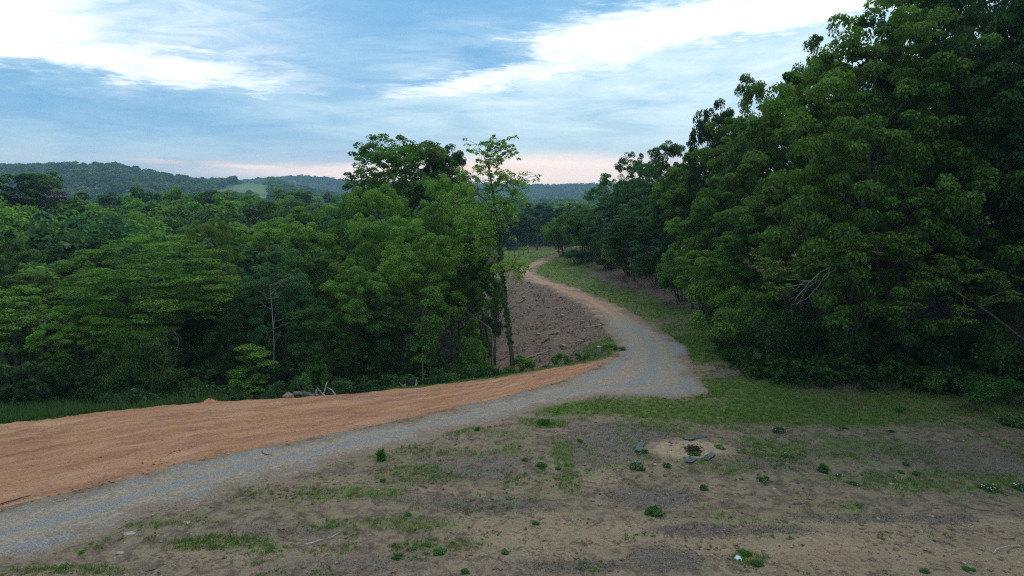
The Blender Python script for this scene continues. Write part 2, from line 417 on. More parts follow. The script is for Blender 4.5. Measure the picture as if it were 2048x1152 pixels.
def road_mat():
    m, t, out = new_mat('road_gravel')
    geo = t.n.new('ShaderNodeNewGeometry').outputs['Position']
    def A(n):
        a = t.n.new('ShaderNodeAttribute'); a.attribute_name = n; return a.outputs['Fac']
    ac, al, rd, ed = A('across'), A('along'), A('red'), A('edge')
    sv = t.comb(t.mul(al, .045), t.mul(ac, 3.2), 0.0)
    nS = t.noise(sv, 1.8, 7, .7, .5); nM = t.noise(geo, 1.1, 5, .6); nF = t.noise(geo, 8, 5, .7); nX = t.noise(geo, 24, 4, .85)
    # two wheel tracks where fines show through
    def band(c, w_): return t.mr(t.m('ABSOLUTE', t.sub(ac, c)), w_, 0)
    tr = t.mx(band(.33, .17), band(.68, .17))
    k = t.add(t.mul(tr, .62), t.add(t.mul(t.sub(nS, .5), 1.1), t.add(t.mul(t.sub(nM, .5), 1.2), t.mul(t.sub(nF, .5), 1.0))))
    grey = t.mix(t.mr(nX, .25, .75), (.098, .096, .098), (.275, .268, .268))
    fine = t.mix(t.mr(nF, .3, .7), (.185, .148, .118), (.300, .245, .195))
    c = t.mix(t.mr(k, -.2, .62), grey, fine)
    red = t.mix(t.mr(t.add(nF, t.mul(t.sub(nS, .5), .8)), .3, .75), (.27, .150, .095), (.42, .265, .180))
    c = t.mix(t.mr(t.add(rd, t.mul(t.sub(nM, .5), .8)), .3, .75), c, red)
    soil = t.mix(nF, (.11, .082, .060), (.27, .19, .135))
    c = t.mix(t.mr(t.add(ed, t.add(t.mul(t.sub(nF, .5), 1.6), t.mul(t.sub(nM, .5), .8))), .95, .05), c, soil)
    c = t.mix(1., c, t.mix(t.mr(nX, .3, .7), (.62,)*3, (1.38,)*3), 'MULTIPLY')
    b = t.n.new('ShaderNodeBsdfPrincipled'); b.inputs['Roughness'].default_value = .92; b.inputs['Specular IOR Level'].default_value = .2
    t.l.new(c, b.inputs['Base Color'])
    bp = t.n.new('ShaderNodeBump'); bp.inputs['Strength'].default_value = .7; bp.inputs['Distance'].default_value = .05
    t.l.new(t.add(t.mul(nF, .5), t.mul(nX, .4)), bp.inputs['Height']); t.l.new(bp.outputs[0], b.inputs['Normal']); t.l.new(b.outputs[0], out.inputs[0])
    return m
def strip_mat():
    m, t, out = new_mat('red_dirt_fill')
    geo = t.n.new('ShaderNodeNewGeometry').outputs['Position']
    def A(n):
        a = t.n.new('ShaderNodeAttribute'); a.attribute_name = n; return a.outputs['Fac']
    ac, al = A('across'), A('along')
    sv = t.comb(t.mul(al, .12), t.mul(ac, 5.0), 0.0)
    nS = t.noise(sv, 2.4, 7, .68, .5); nM = t.noise(geo, .8, 5, .6); nF = t.noise(geo, 7, 6, .72); nX = t.noise(geo, 22, 4, .85)
    c = t.mix(t.mr(t.add(t.mul(nS, .6), t.mul(nF, .4)), .34, .64), (.235, .100, .055), (.475, .265, .165))
    c = t.mix(t.mul(t.mr(nM, .45, .7), .6), c, (.40, .200, .095))
    c = t.mix(t.mul(t.mr(nF, .52, .66), .7), c, (.22, .080, .040))
    c = t.mix(t.mul(t.mr(nX, .62, .74), .5), c, (.55, .36, .24))
    c = t.mix(1., c, t.mix(t.mr(nX, .3, .7), (.70,)*3, (1.25,)*3), 'MULTIPLY')
    b = t.n.new('ShaderNodeBsdfPrincipled'); b.inputs['Roughness'].default_value = .95; b.inputs['Specular IOR Level'].default_value = .15
    t.l.new(c, b.inputs['Base Color'])
    bp = t.n.new('ShaderNodeBump'); bp.inputs['Strength'].default_value = 1; bp.inputs['Distance'].default_value = .16
    t.l.new(t.add(t.add(t.mul(nS, .22), t.mul(nM, .25)), t.add(t.mul(nF, .40), t.mul(nX, .12))), bp.inputs['Height']); t.l.new(bp.outputs[0], b.inputs['Normal']); t.l.new(b.outputs[0], out.inputs[0])
    return m

# ------------------------------------------------------------------ ground masks
def zone_blob(x, y, px, py, rx, ry, amp, rot=0, soft=.5):
    cx, cy_ = flat(px, py); wx = rx*cy_/F; wy = ry*cy_*cy_/(F*CAM_Z)
    dx, dy = x-cx, y-cy_
    if rot:
        r = math.radians(rot); dx, dy = dx*math.cos(r)+dy*math.sin(r), -dx*math.sin(r)+dy*math.cos(r)
    l = np.sqrt((dx/wx)**2+(dy/wy)**2)
    return amp*(1-ss(1-soft, 1+soft, l))
SG1, SG2 = smooth_poly(G1, 320, 5), smooth_poly(G2, 320, 5)
SO = smooth_poly(Oc, 200, 5)
road_poly = np.r_[SG1, SG2[::-1]]
i_end = int(np.argmin(np.linalg.norm(SG1-np.array(flat(1238, 711)), axis=1)))
strip_poly = np.r_[SO, SG1[:i_end+1][::-1]]
def masks(x, y):
    """R green, G bare tan, B dead mulch, A forest floor with painted shade, S cleared slope"""
    d = sdist(rim, x, y); dr = -sdist(treeline, x, y)
    n = fbm(x/2.3, y/2.3, 3, 4); n2 = fbm(x/6, y/6, 31, 3); n3 = fbm(x/.9, y/.9, 61, 3)
    lawn = (d < 0)
    Z = lambda *a, **k: zone_blob(x, y, *a, **k)
    R = np.zeros(x.shape)
    for a in ((1620, 825, 420, 30, .80), (1180, 815, 210, 18, .85), (1750, 798, 620, 12, .9), (1475, 780, 130, 24, 1.3), (1900, 830, 260, 34, .6), (1460, 845, 420, 26, .40), (1650, 895, 330, 30, .42), (1850, 960, 260, 30, .42), (1440, 935, 90, 22, .55),
              (1125, 900, 30, 46, .62), (830, 950, 100, 22, .62), (700, 985, 130, 18, .6), (930, 905, 190, 10, .5), (760, 1050, 200, 20, .42), (430, 1085, 150, 20, .52), (330, 1050, 150, 8, .42),
              (150, 1140, 160, 16, .40), (880, 1090, 120, 20, .42), (1140, 960, 30, 40, .5), (1500, 1115, 50, 18, .55), (1090, 845, 60, 10, .9), (620, 1100, 160, 22, .38), (1290, 900, 30, 25, .55)):
        R = np.maximum(R, Z(*a))
    G = np.zeros(x.shape)
    for a in ((1850, 1090, 480, 90, .8), (1060, 1070, 170, 80, .5), (1380, 900, 90, 20, 1.3), (1560, 900, 70, 8, .5), (1640, 860, 60, 10, .55), (640, 960, 120, 10, .4), (520, 1100, 260, 40, .42),
              (1190, 950, 60, 26, .5), (980, 890, 90, 20, .4), (1400, 980, 120, 16, .5), (120, 1150, 220, 14, .35), (1280, 1080, 200, 60, .55)):
        G = np.maximum(G, Z(*a))
    B = np.zeros(x.shape)
    for a in ((1230, 880, 150, 40, .72), (1300, 990, 110, 26, .75), (1200, 905, 110, 30, .6), (1500, 930, 160, 20, .5), (1950, 920, 190, 36, .62), (1750, 905, 160, 18, .45), (1400, 1060, 120, 16, .55),
              (950, 930, 130, 34, .62), (1000, 1010, 160, 20, .5), (850, 1000, 120, 16, .5), (560, 1060, 160, 16, .45), (1130, 1130, 160, 18, .5), (1330, 1120, 90, 30, .55), (1700, 1035, 160, 12, .5), (1880, 1040, 90, 14, .5), (700, 1130, 200, 30, .40), (1560, 1060, 90, 14, .5), (1150, 850, 90, 12, .5)):
        B = np.maximum(B, Z(*a))
    oval = zone_blob(x, y, 1382, 898, 88, 19, 1.0, soft=.25); R = R*(1-oval); B = B*(1-oval)
    # verge right of the road
    vg = (1-ss(0, 9, -dr))*ss(36, 40, y)
    sr = -sdist(SG2, x, y)                                  # distance to the right of the road
    verge = np.where((sr > 0) & (y > 36), 1.0, 0)
    Rv = verge*(.95*(1-ss(.5, 5.0, np.abs(sr-2.3)))*ss(44, 52, y)+.45*ss(70, 84, y)+1.0*(1-ss(3.0, 6.0, np.abs(dr+.5)))*(1-ss(42, 50, y)))
    R = np.where(verge > 0, np.maximum(Rv, R*(1-ss(38, 42, y))), R)
    S = np.where(lawn & (y > 42) & (verge > 0), .62*ss(1.5, 5, sr)*ss(44, 50, y), 0)
    # left of the rim
    out = d > 0
    grassl = out & (x < -14) & (y < 60)
    meadow = out & (y > 84) & (x > -16)
    S = np.where(out & (y > 37) & (x > -3.5-.02*y) & (y < 92), 1.0, S)*(1-ss(84, 92, y)*(out))
    R = np.where(out, np.where(grassl, 1.0, np.where(meadow, 1.2*ss(86, 94, y), np.where((y < 43) & (x > -6), .85*(1-ss(1.0, 2.8, d)), .2))), R)
    R = np.where(y > 130, 1.1, R)
    G = np.where(out, 0, G)*(1-verge*.9); B = np.where(out, 0, B)*(1-verge*.9)
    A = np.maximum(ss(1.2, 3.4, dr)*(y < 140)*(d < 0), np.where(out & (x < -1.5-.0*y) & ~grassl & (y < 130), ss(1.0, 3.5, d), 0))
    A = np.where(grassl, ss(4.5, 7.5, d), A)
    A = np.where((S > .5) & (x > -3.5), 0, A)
    R = np.where(lawn & (verge < .5), np.maximum(R, .24*ss(11, 24, y)+.06), R); R = R*(.40+1.2*n)+(n3-.5)*.3*(R > .1); G = G*(.6+.8*n2); B = B*(.55+.9*n)
    R = R*(1-oval); B = B*(1-oval); G = np.maximum(G, oval*1.25)
    return np.clip(R, 0, 1.2), np.clip(G, 0, 1.25), np.clip(B, 0, 1.2), np.clip(A, 0, 1), np.clip(S, 0, 1)
def lump(x, y):
    """small unevenness of the worked ground"""
    return (fbm(x/1.8, y/1.8, 71, 3)-.5)*.20+(fbm(x/.5, y/.5, 81, 3)-.5)*.15

def build_ground():
    def axis(lo, hi, step, a, b, g):
        mid = list(np.arange(a, b, step)); s = step; v = b; up = []
        while v < hi: up.append(v); s *= g; v += s
        up.append(hi); s = step; v = a-step; dn = []
        while v > lo: dn.append(v); s *= g; v -= s
        dn.append(lo); return np.array(dn[::-1]+mid+up)
    xs = axis(-2600, 2600, .22, -20, 23, 1.07); ys = axis(-300, 2650, .22, 11, 42, 1.035)
    X, Y = np.meshgrid(xs, ys); z = terrain(X, Y)
    R = np.zeros(X.shape); G = R.copy(); B = R.copy(); A = R.copy(); S = R.copy()
    m = (Y < 150) & (np.abs(X) < 150) & (Y > -60)
    r = masks(X[m], Y[m]); R[m], G[m], B[m], A[m], S[m] = r
    R[~m] = .7; A[~m] = .3
    inside = np.zeros(X.shape, bool)
    inside[m] = inpoly(road_poly, X[m], Y[m]) | inpoly(strip_poly, X[m], Y[m])
    dist = np.full(X.shape, 9.)
    dist[m] = np.minimum(np.abs(sdist(SG1, X[m], Y[m])), np.minimum(np.abs(sdist(SG2, X[m], Y[m])), np.abs(sdist(SO, X[m], Y[m]))))
    z += lump(X, Y)*(Y < 150)*np.where(inside, 0, ss(.0, .8, dist))
    z += S*(fbm(X/.8, Y/.8, 91, 3)-.5)*.35*np.where(inside, 0, ss(.3, 1.5, dist))
    z -= np.where(inside, .16*ss(.1, .7, dist), 0)
    ny, nx = X.shape; V = np.c_[X.ravel(), Y.ravel(), z.ravel()]
    i = np.arange(ny*nx).reshape(ny, nx)
    Fa = np.c_[i[:-1, :-1].ravel(), i[:-1, 1:].ravel(), i[1:, 1:].ravel(), i[1:, :-1].ravel()]
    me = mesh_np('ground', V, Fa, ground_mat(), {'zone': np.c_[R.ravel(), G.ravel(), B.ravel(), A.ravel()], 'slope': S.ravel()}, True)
    tag(link('ground', me), kind='structure')
build_ground()

def ribbon(name, P, Q, mat, n, m, over, lift, rough, redfn=None):
    """sheet between two plan curves, with ragged edges that dive below the ground"""
    rs = lambda A: np.c_[[np.interp(np.linspace(0, len(A)-1, n), np.arange(len(A)), A[:, j]) for j in (0, 1)]].T
    P = rs(P); Q = rs(Q)
    W = np.linalg.norm(P-Q, axis=1)[:, None]
    u = np.linspace(0, 1, m)[None, :]
    t = u*(1+2*over/np.maximum(W, 1.0))-over/np.maximum(W, 1.0)
    X = P[:, :1]*(1-t)+Q[:, :1]*t; Y = P[:, 1:]*(1-t)+Q[:, 1:]*t
    edge = np.minimum(t, 1-t)*W                                    # metres inside the edge
    e = edge+(fbm(X/1.1, Y/1.1, 41, 4)-.5)*rough+(fbm(X/.3, Y/.3, 43, 2)-.5)*rough*.35
    Z = terrain(X, Y)+lift*ss(-.5, .5, e)*2-lift+np.where(e > 0, (fbm(X/1.4, Y/1.4, 47, 3)-.5)*.04, 0)-np.where(e < -.4, .12, 0)
    s = np.r_[0, np.cumsum(np.linalg.norm(np.diff((P+Q)/2, axis=0), axis=1))][:, None]+0*t
    return X, Y, Z, t, s, e
def ribbon_obj(name, X, Y, Z, t, s, mat, red, edge):
    n, m = X.shape; i = np.arange(n*m).reshape(n, m)
    Fa = np.c_[i[:-1, :-1].ravel(), i[1:, :-1].ravel(), i[1:, 1:].ravel(), i[:-1, 1:].ravel()]
    me = mesh_np(name, np.c_[X.ravel(), Y.ravel(), Z.ravel()], Fa, mat, {'across': t.ravel(), 'along': s.ravel(), 'red': red.ravel(), 'edge': edge.ravel()}, True)
    return tag(link(name, me), kind='structure')
def match(P, Q, n=520):
    """pair two plan curves by nearest progress so cross sections stay square"""
    sP = np.r_[0, np.cumsum(np.linalg.norm(np.diff(P, axis=0), axis=1))]; tP = np.linspace(0, sP[-1], n)
    A = np.c_[np.interp(tP, sP, P[:, 0]), np.interp(tP, sP, P[:, 1])]
    D = np.linalg.norm(A[:, None]-Q[None], axis=2); k = np.argmin(D, axis=1).astype(float)
    k = np.maximum.accumulate(k); k[0] = 0; k[-1] = len(Q)-1
    ker = np.ones(31)/31; kp = np.r_[np.full(15, k[0]), k, np.full(15, k[-1])]; k = np.convolve(kp, ker, 'valid')
    j = np.arange(len(Q)); return A, np.c_[np.interp(k, j, Q[:, 0]), np.interp(k, j, Q[:, 1])]
A_, B_ = match(SG1, SG2)
X, Y, Z, t_, s_, e_ = ribbon('road', A_, B_, None, 700, 44, 1.0, .045, 2.0)
ribbon_obj('road', X, Y, Z, t_, s_, road_mat(), ss(40, 60, Y)*.95, e_)
A_, B_ = match(SO, SG1[:i_end+1])
X, Y, Z, t_, s_, e_ = ribbon('dirt', A_, B_, None, 560, 54, .8, .06, .7)
Z += ((fbm(s_/3.5, t_*9, 55, 4)-.5)*.06+(fbm(X/.6, Y/.6, 56, 4)-.5)*.20)*ss(0, .8, e_)+.12*ss(.8, .15, t_)*ss(0, .4, e_)*(fbm(X/.9, Y/.9, 57, 3))
Z -= .035*ss(.93, 1.0, t_)
ribbon_obj('dirt_path', X, Y, Z, t_, s_, strip_mat(), 0*t_, e_)

# ------------------------------------------------------------------ foliage
UP = np.array((0, 0, 1.))
def nrm(v): return v/(np.linalg.norm(v, axis=-1, keepdims=True)+1e-9)
def leaves(r, cen, rad, per, size, flatz=.7, upb=.5, outb=.6, jit=.5, droop=.3, ctint=None, wl=.6, fill=.5, ax=None):
    n = len(cen); N = n*per
    c = np.repeat(cen, per, 0); R = np.repeat(rad, per)
    d = nrm(r.normal(size=(N, 3))); d[:, 2] = d[:, 2]*.75+.25; d = nrm(d)
    rr = R*(fill+(1-fill)*r.random(N)**.6)
    p = c+d*rr[:, None]*np.array((1, 1, flatz))
    nn = nrm(d*outb+UP*upb+r.normal(size=(N, 3))*jit)
    a = r.normal(size=(N, 3))*.6+d*np.array((1, 1, 0))-UP*droop
    t = nrm(a-nn*(a*nn).sum(1, keepdims=True)); s = np.cross(nn, t)
    L = (size*(.7+.6*r.random(N)))[:, None]
    W = L*wl*.5
    V = np.empty((N, 4, 3)); V[:, 0] = p-t*L*.5; V[:, 1] = p+s*W-t*L*.05; V[:, 2] = p+t*L*.5-UP*L*droop*.3; V[:, 3] = p-s*W-t*L*.05
    if ctint is None: ctint = r.random(n)
    ti = np.repeat(ctint, per)*.48+r.random(N)**1.5*.46-.06+.18*np.clip(d[:, 2], 0, 1)  # upward-facing leaves tinted lighter: light from above put into the colour
    return V.reshape(-1, 3), np.arange(4*N).reshape(N, 4), np.repeat(ti, 4)
def make_crown(seed, H, Rx, base, nb, nc, per, size, mat, cr=.55, flat=.7, shape='round', **kw):
    """H top height, Rx radius, base height of the crown's bottom. returns crown mesh, bough centres"""
    r = np.random.default_rng(seed); hc = (H+base)/2; hz = (H-base)/2
    B = []; br = []
    for k in range(nb):
        for _ in range(30):
            d = nrm(r.normal(size=3)); q = r.uniform(.35, .80)
            u = d*q
            if shape == 'cone' and abs(u[2]) < 1: u[:2] *= (1.05-.65*(u[2]+1)/2)*1.15
            if shape == 'dome': u[2] = abs(u[2])*1.1-.45 if u[2] < -.3 else u[2]
            if shape == 'tall': u[:2] *= .9
            p = np.array((u[0]*Rx, u[1]*Rx, hc+u[2]*hz))
            rb = min(Rx, hz*1.1)*r.uniform(.26, .42)
            if all(np.linalg.norm((p-b)/np.array((1, 1, .8))) > .62*max(rb, x) for b, x in zip(B, br)): break
        B.append(p); br.append(rb)
    C = []; cc = np.array((0, 0, hc))
    CR = []; ct = []
    for b, rb in zip(B, br):
        bt = r.random()
        for k in range(nc):
            d = nrm(r.normal(size=3)+nrm((b-cc)/np.array((Rx, Rx, hz)))*.7+UP*.35)
            p = b+d*rb*r.uniform(.65, 1.12)*np.array((1, 1, .85))
            C.append(p); CR.append(cr*r.uniform(.6, 1.35)); ct.append(.55*bt+.45*r.random())
    C = np.array(C); CR = np.array(CR); ct = np.array(ct)
    zt = np.percentile(C[:, 2], 99.5)+cr*flat; kz = (H-base)/(zt-base); rt = np.percentile(np.hypot(C[:, 0], C[:, 1]), 96)+cr*.6; kr = Rx/rt
    for A in (C, ): A[:, 2] = base+(A[:, 2]-base)*kz; A[:, :2] *= kr
    B = [np.array((b[0]*kr, b[1]*kr, base+(b[2]-base)*kz)) for b in B]
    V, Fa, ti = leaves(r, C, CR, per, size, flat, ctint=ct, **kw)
    # stray leaves between the clumps
    return mesh_np('crown', V, Fa, mat, {'tint': ti}), np.array(B), C
def make_trunk(seed, H, base, r0, B, C=None, bark='bark', sub=2, lean=(0, 0), depth=1.0):
    r = np.random.default_rng(seed+99); t = Tubes()
    top = np.array((lean[0], lean[1], base+(H-base)*.72)); n = 9
    ax = curve((0, 0, -depth), top, n, bend=(r.uniform(-.3, .3), r.uniform(-.3, .3), 0), wob=.05*r0*8, r=r)
    rd = r0*np.linspace(1, .22, n)**1.1; rd[0] *= 1.35; t.add(ax, rd, 8)
    for i, b in enumerate(B):
        z0 = np.clip(b[2]-np.hypot(b[0], b[1])*.75-.6, base*.75, top[2]*.96); k = (z0+depth)/(top[2]+depth)*(n-1); k0 = int(min(k, n-2)); f = k-k0
        a = ax[k0]*(1-f)+ax[k0+1]*f; ra = (rd[k0]*(1-f)+rd[k0+1]*f)*.55
        L = np.linalg.norm(b-a); c = curve(a, b, 6, bend=(0, 0, -.10*L), wob=.04*L, r=r)
        t.add(c, ra*np.linspace(1, .25, 6), 5)
        if C is not None and sub:
            near = np.argsort(np.linalg.norm(C-b, axis=1))[:sub*3:3]
            for j in near: t.add(curve(c[3], C[j], 4, wob=.03*L, r=r), ra*np.array((.42, .32, .2, .08)), 4, cap=False)
    return t.mesh('trunk', M[bark])
PROTO = {}
def proto(key, H, R, base, r0, crown_kw, trunk_kw=None, seed=1):
    me, B, C = make_crown(seed, H, R, base, **crown_kw)
    tr = make_trunk(seed, H, base, r0, B, C, **(trunk_kw or {}))
    PROTO[key] = (tr, me, H, R)
def tree(name, key, x, y, H, R, rot, label, cat='tree', group=None, z=None, mat=None, tilt=(0, 0)):
    tr, me, H0, R0 = PROTO[key]
    e = bpy.data.objects.new(name, None); col.objects.link(e); e.empty_display_size = .5
    z = float(terrain(np.array([x]), np.array([y]))[0]) if z is None else z
    e.location = (x, y, z); e.rotation_euler = (tilt[0], tilt[1], rot); e.scale = (R/R0, R/R0, H/H0)
    tag(e, label, cat, group)
    if tr: link('trunk', tr, e)
    c = link('crown', me, e)
    if mat:                                   # another leaf colour on the shared mesh
        c.material_slots[0].link = 'OBJECT'; c.material_slots[0].material = M[mat]
    return e
def tree_px(name, key, px, ytop, hw, Y, label, rot=None, mat=None, cat='tree', group=None, ybase=None):
    top = unproj(px, ytop, Y); x = top[0]; f = Y*CP
    zb = float(terrain(np.array([x]), np.array([Y]))[0])
    if ybase is not None: zb = unproj(px, ybase, Y)[2]
    H = top[2]-zb; R = hw*Y/F
    return tree(name, key, x, Y, H, R, rng.uniform(0, 6.28) if rot is None else rot, label, cat, group, z=zb, mat=mat)

near_kw = dict(nb=22, nc=13, per=220, size=.135, cr=.52, flat=.62, upb=.55, outb=.55, jit=.45, droop=.35)
proto('broad_a', 13, 4.6, 2.2, .20, dict(near_kw, mat=M['leaf']), seed=11)
proto('broad_b', 13, 4.4, 3.2, .20, dict(near_kw | dict(size=.11, per=290), mat=M['leaf'], shape='tall'), seed=12)
proto('broad_c', 12, 4.6, 1.2, .18, dict(near_kw | dict(size=.165, per=165, droop=.5), nb=22, mat=M['leaf'], shape='dome'), seed=13)
proto('broad_d', 14, 4.0, 2.0, .20, dict(near_kw, nb=22, mat=M['leaf'], shape='cone', size=.14), seed=14)
proto('maple', 19, 7.6, 1.6, .34, dict(nb=44, nc=13, per=215, size=.165, cr=.62, flat=.6, upb=.5, outb=.5, jit=.42, droop=.6, mat=M['leaf'], wl=.75), seed=21)
proto('maple_b', 19, 7.0, 2.0, .32, dict(nb=34, nc=13, per=185, size=.17, cr=.64, flat=.6, upb=.5, outb=.5, jit=.45, droop=.6, mat=M['leaf'], wl=.75), seed=22)
proto('layered', 11, 5.0, 1.8, .17, dict(nb=30, nc=11, per=150, size=.13, cr=.70, flat=.20, upb=.95, outb=.25, jit=.30, droop=.15, shape='dome', mat=M['leaf_bright']), seed=31)
proto('oak', 15, 4.8, 5.2, .26, dict(nb=40, nc=10, per=95, size=.20, cr=.50, flat=.75, upb=.45, outb=.55, jit=.6, droop=.2, mat=M['leaf_dark']), dict(sub=3), seed=41)
proto('slim', 8, 1.7, 1.2, .07, dict(nb=11, nc=8, per=90, size=.15, cr=.42, flat=.6, upb=.6, outb=.4, jit=.5, droop=.35, shape='cone', mat=M['leaf_bright']), seed=51)
proto('valley_a', 15, 5.5, 5, .25, dict(nb=20, nc=9, per=44, size=.55, cr=.95, flat=.6, upb=.6, outb=.5, jit=.45, droop=.2, shape='dome', mat=M['leaf']), dict(sub=0), seed=61)
proto('valley_b', 15, 5.2, 5, .25, dict(nb=18, nc=9, per=44, size=.55, cr=.9, flat=.62, upb=.6, outb=.5, jit=.45, droop=.2, mat=M['leaf']), dict(sub=0), seed=62)
proto('valley_c', 15, 5.8, 4, .25, dict(nb=24, nc=9, per=44, size=.50, cr=.85, flat=.5, upb=.7, outb=.4, jit=.45, droop=.2, shape='dome', mat=M['leaf_bright']), dict(sub=0), seed=63)
proto('distant', 14, 6.5, 2, .25, dict(nb=11, nc=7, per=14, size=1.5, cr=1.5, flat=.65, upb=.6, outb=.55, jit=.35, droop=.1, shape='dome', mat=M['leaf']), dict(sub=0), seed=64)
proto('distant_b', 14, 6.0, 2, .25, dict(nb=10, nc=7, per=14, size=1.5, cr=1.4, flat=.7, upb=.6, outb=.55, jit=.35, droop=.1, mat=M['leaf_dark']), dict(sub=0), seed=65)
def shrub_proto(key, seed, mat, H=2.6, R=1.9, size=.12, per=90, nb=10, nc=9, **kw):
    me, B, C = make_crown(seed, H, R, .1, nb, nc, per, size, M[mat], cr=.42, flat=.7, shape='dome', upb=.55, outb=.5, jit=.5, droop=.3, **kw)
    t = Tubes(); r = np.random.default_rng(seed)
    for b in B: t.add(curve((r.normal(0, .1), r.normal(0, .1), -.3), b, 5, wob=.06, r=r), [.035, .03, .024, .016, .008], 5)
    PROTO[key] = (t.mesh('stem', M['bark']), me, H, R)
shrub_proto('shrub_a', 71, 'leaf'); shrub_proto('shrub_b', 72, 'leaf_bright', size=.14); shrub_proto('shrub_c', 73, 'leaf', per=110, size=.10)
def shrub(key, px, py, wpx, hpx, label, mat=None, Y=None, name='shrub', group=None, dz=0):
    """px, py of its foot"""
    if Y is None: p = hit(px, py)
    else:
        p = unproj(px, py, Y)
    p[2] = float(terrain(np.array([p[0]]), np.array([p[1]]))[0])+dz
    k = p[1]/F; st, me, H0, R0 = PROTO[key]
    e = bpy.data.objects.new(name, None); col.objects.link(e); e.location = p; e.rotation_euler = (0, 0, rng.uniform(0, 6.28))
    e.scale = (wpx*k/R0, wpx*k/R0, hpx*k/H0); tag(e, label, 'shrub', group)
    link('stem', st, e); c = link('crown', me, e)
    if mat: c.material_slots[0].link = 'OBJECT'; c.material_slots[0].material = M[mat]
    return e
#TREES
# ------------------------------------------------------------------ trees: the wood left of the road, front row
TP = tree_px
TP('broadleaf_tree', 'broad_c', 20, 560, 130, 36, 'leafy tree at the far left above the grass patch over bare dark trunks')
TP('broadleaf_tree', 'broad_a', 110, 515, 120, 41, 'dense rounded mid green tree behind and left of the wide layered tree')
TP('broadleaf_tree', 'broad_b', -90, 470, 130, 40, 'tree cut by the left edge of the photo above the grass patch', mat='leaf_dark')
TP('layered_tree', 'layered', 300, 478, 180, 37, 'wide spreading tree with flat layered light sprays above the vine tangle', rot=.6)
TP('broadleaf_tree', 'broad_a', 165, 610, 90, 34, 'lower light green tree hanging over the right end of the grass patch', mat='leaf_bright')
TP('yellow_green_tree', 'broad_b', 430, 438, 72, 43, 'yellow green treetop just right of the wide layered tree', mat='leaf_yellow')
TP('broadleaf_tree', 'broad_c', 470, 560, 95, 38, 'dark leafy tree below the yellow green treetop', mat='leaf_dark')
TP('bluish_tree', 'broad_a', 552, 492, 92, 38, 'bluish green rounded tree standing behind the bare pale trunk', mat='leaf_blue')
TP('broadleaf_tree', 'broad_d', 590, 412, 100, 54, 'bright rounded treetop between the yellow green treetop and the tall oak', mat='leaf_bright')
TP('broadleaf_tree', 'broad_a', 520, 438, 95, 58, 'bright green treetop behind the bluish tree', mat='leaf_bright')
TP('broadleaf_tree', 'broad_c', 640, 470, 90, 44, 'mid green tree just left of the tallest front tree of the left wood', mat='leaf')
TP('broadleaf_tree', 'broad_d', 705, 515, 75, 37, 'pointed tree with light leaf tips standing above the charred log pile', mat='leaf')
TP('tall_broadleaf_tree', 'broad_b', 765, 372, 95, 46, 'tallest front tree of the left wood, its bright top below the oak crown', mat='leaf')
TP('broadleaf_tree', 'broad_a', 835, 432, 95, 41, 'dark leafy tree right of the tallest front tree of the left wood')
TP('slim_tree', 'slim', 856, 572, 48, 36, 'narrow pointed young tree with light tips behind the white dead branches', mat='leaf')
TP('broadleaf_tree', 'broad_d', 640, 600, 70, 36, 'dark narrow tree straight behind the charred log pile', mat='leaf_dark')
TP('broadleaf_tree', 'broad_c', 780, 560, 85, 38, 'dark bushy tree left of the narrow pointed young tree', mat='leaf_dark')
TP('broadleaf_tree', 'broad_b', 900, 352, 75, 50, 'light green treetop between the oak crown and the ivy covered tree', mat='leaf_bright')
TP('broadleaf_tree', 'broad_c', 915, 470, 85, 43, 'leafy tree in front of the leaning bare trunks, left of the ivy covered trunk', mat='leaf')
TP('small_tree', 'slim', 497, 690, 52, 34, 'small bright green tree on a thin stem at the edge of the red dirt', mat='leaf_bright')
TP('broadleaf_tree', 'broad_c', 370, 610, 95, 38, 'dark leafy tree right behind the vine tangle', mat='leaf_dark')
TP('broadleaf_tree', 'broad_d', 255, 560, 90, 40, 'dark tree filling the gap below the wide layered crown', mat='leaf_dark')
TP('oak_tree', 'oak', 800, 268, 122, 62, 'tall dark oak crown standing against the sky left of the ivy covered tree', rot=2.1, ybase=560, mat='leaf')
TP('oak_tree', 'oak', 893, 288, 50, 64, 'narrow dark crown against the afterglow between the tall oak and the ivy covered tree', rot=.4, ybase=560)
# behind them
for px, yt, hw, Y, k, mt, lb in (
    (60, 492, 110, 56, 'broad_a', None, 'rounded treetop at the left edge above the layered tree'),
    (190, 470, 115, 62, 'broad_c', None, 'broad treetop just behind the wide layered tree on its left'),
    (330, 462, 100, 66, 'broad_b', None, 'treetop just behind the highest sprays of the layered tree'),
    (480, 446, 80, 74, 'broad_a', None, 'treetop behind and right of the yellow green treetop'),
    (640, 424, 100, 72, 'broad_c', 'leaf_dark', 'dark treetop left of the oak crown at its foot'),
    (700, 385, 80, 60, 'broad_a', 'leaf_bright', 'light treetop directly left below the oak crown'),
    (760, 400, 90, 55, 'broad_c', None, 'treetop below the middle of the oak crown'),
    (870, 395, 80, 56, 'broad_a', None, 'treetop below the narrow dark crown'),
    (935, 400, 50, 60, 'broad_d', None, 'treetop seen through the crown of the ivy covered tree'),
    (925, 470, 50, 52, 'broad_a', 'leaf', 'tree behind the ivy covered trunk at the wood edge')):
    TP('broadleaf_tree', k, px, yt, hw, Y, lb, mat=mt)

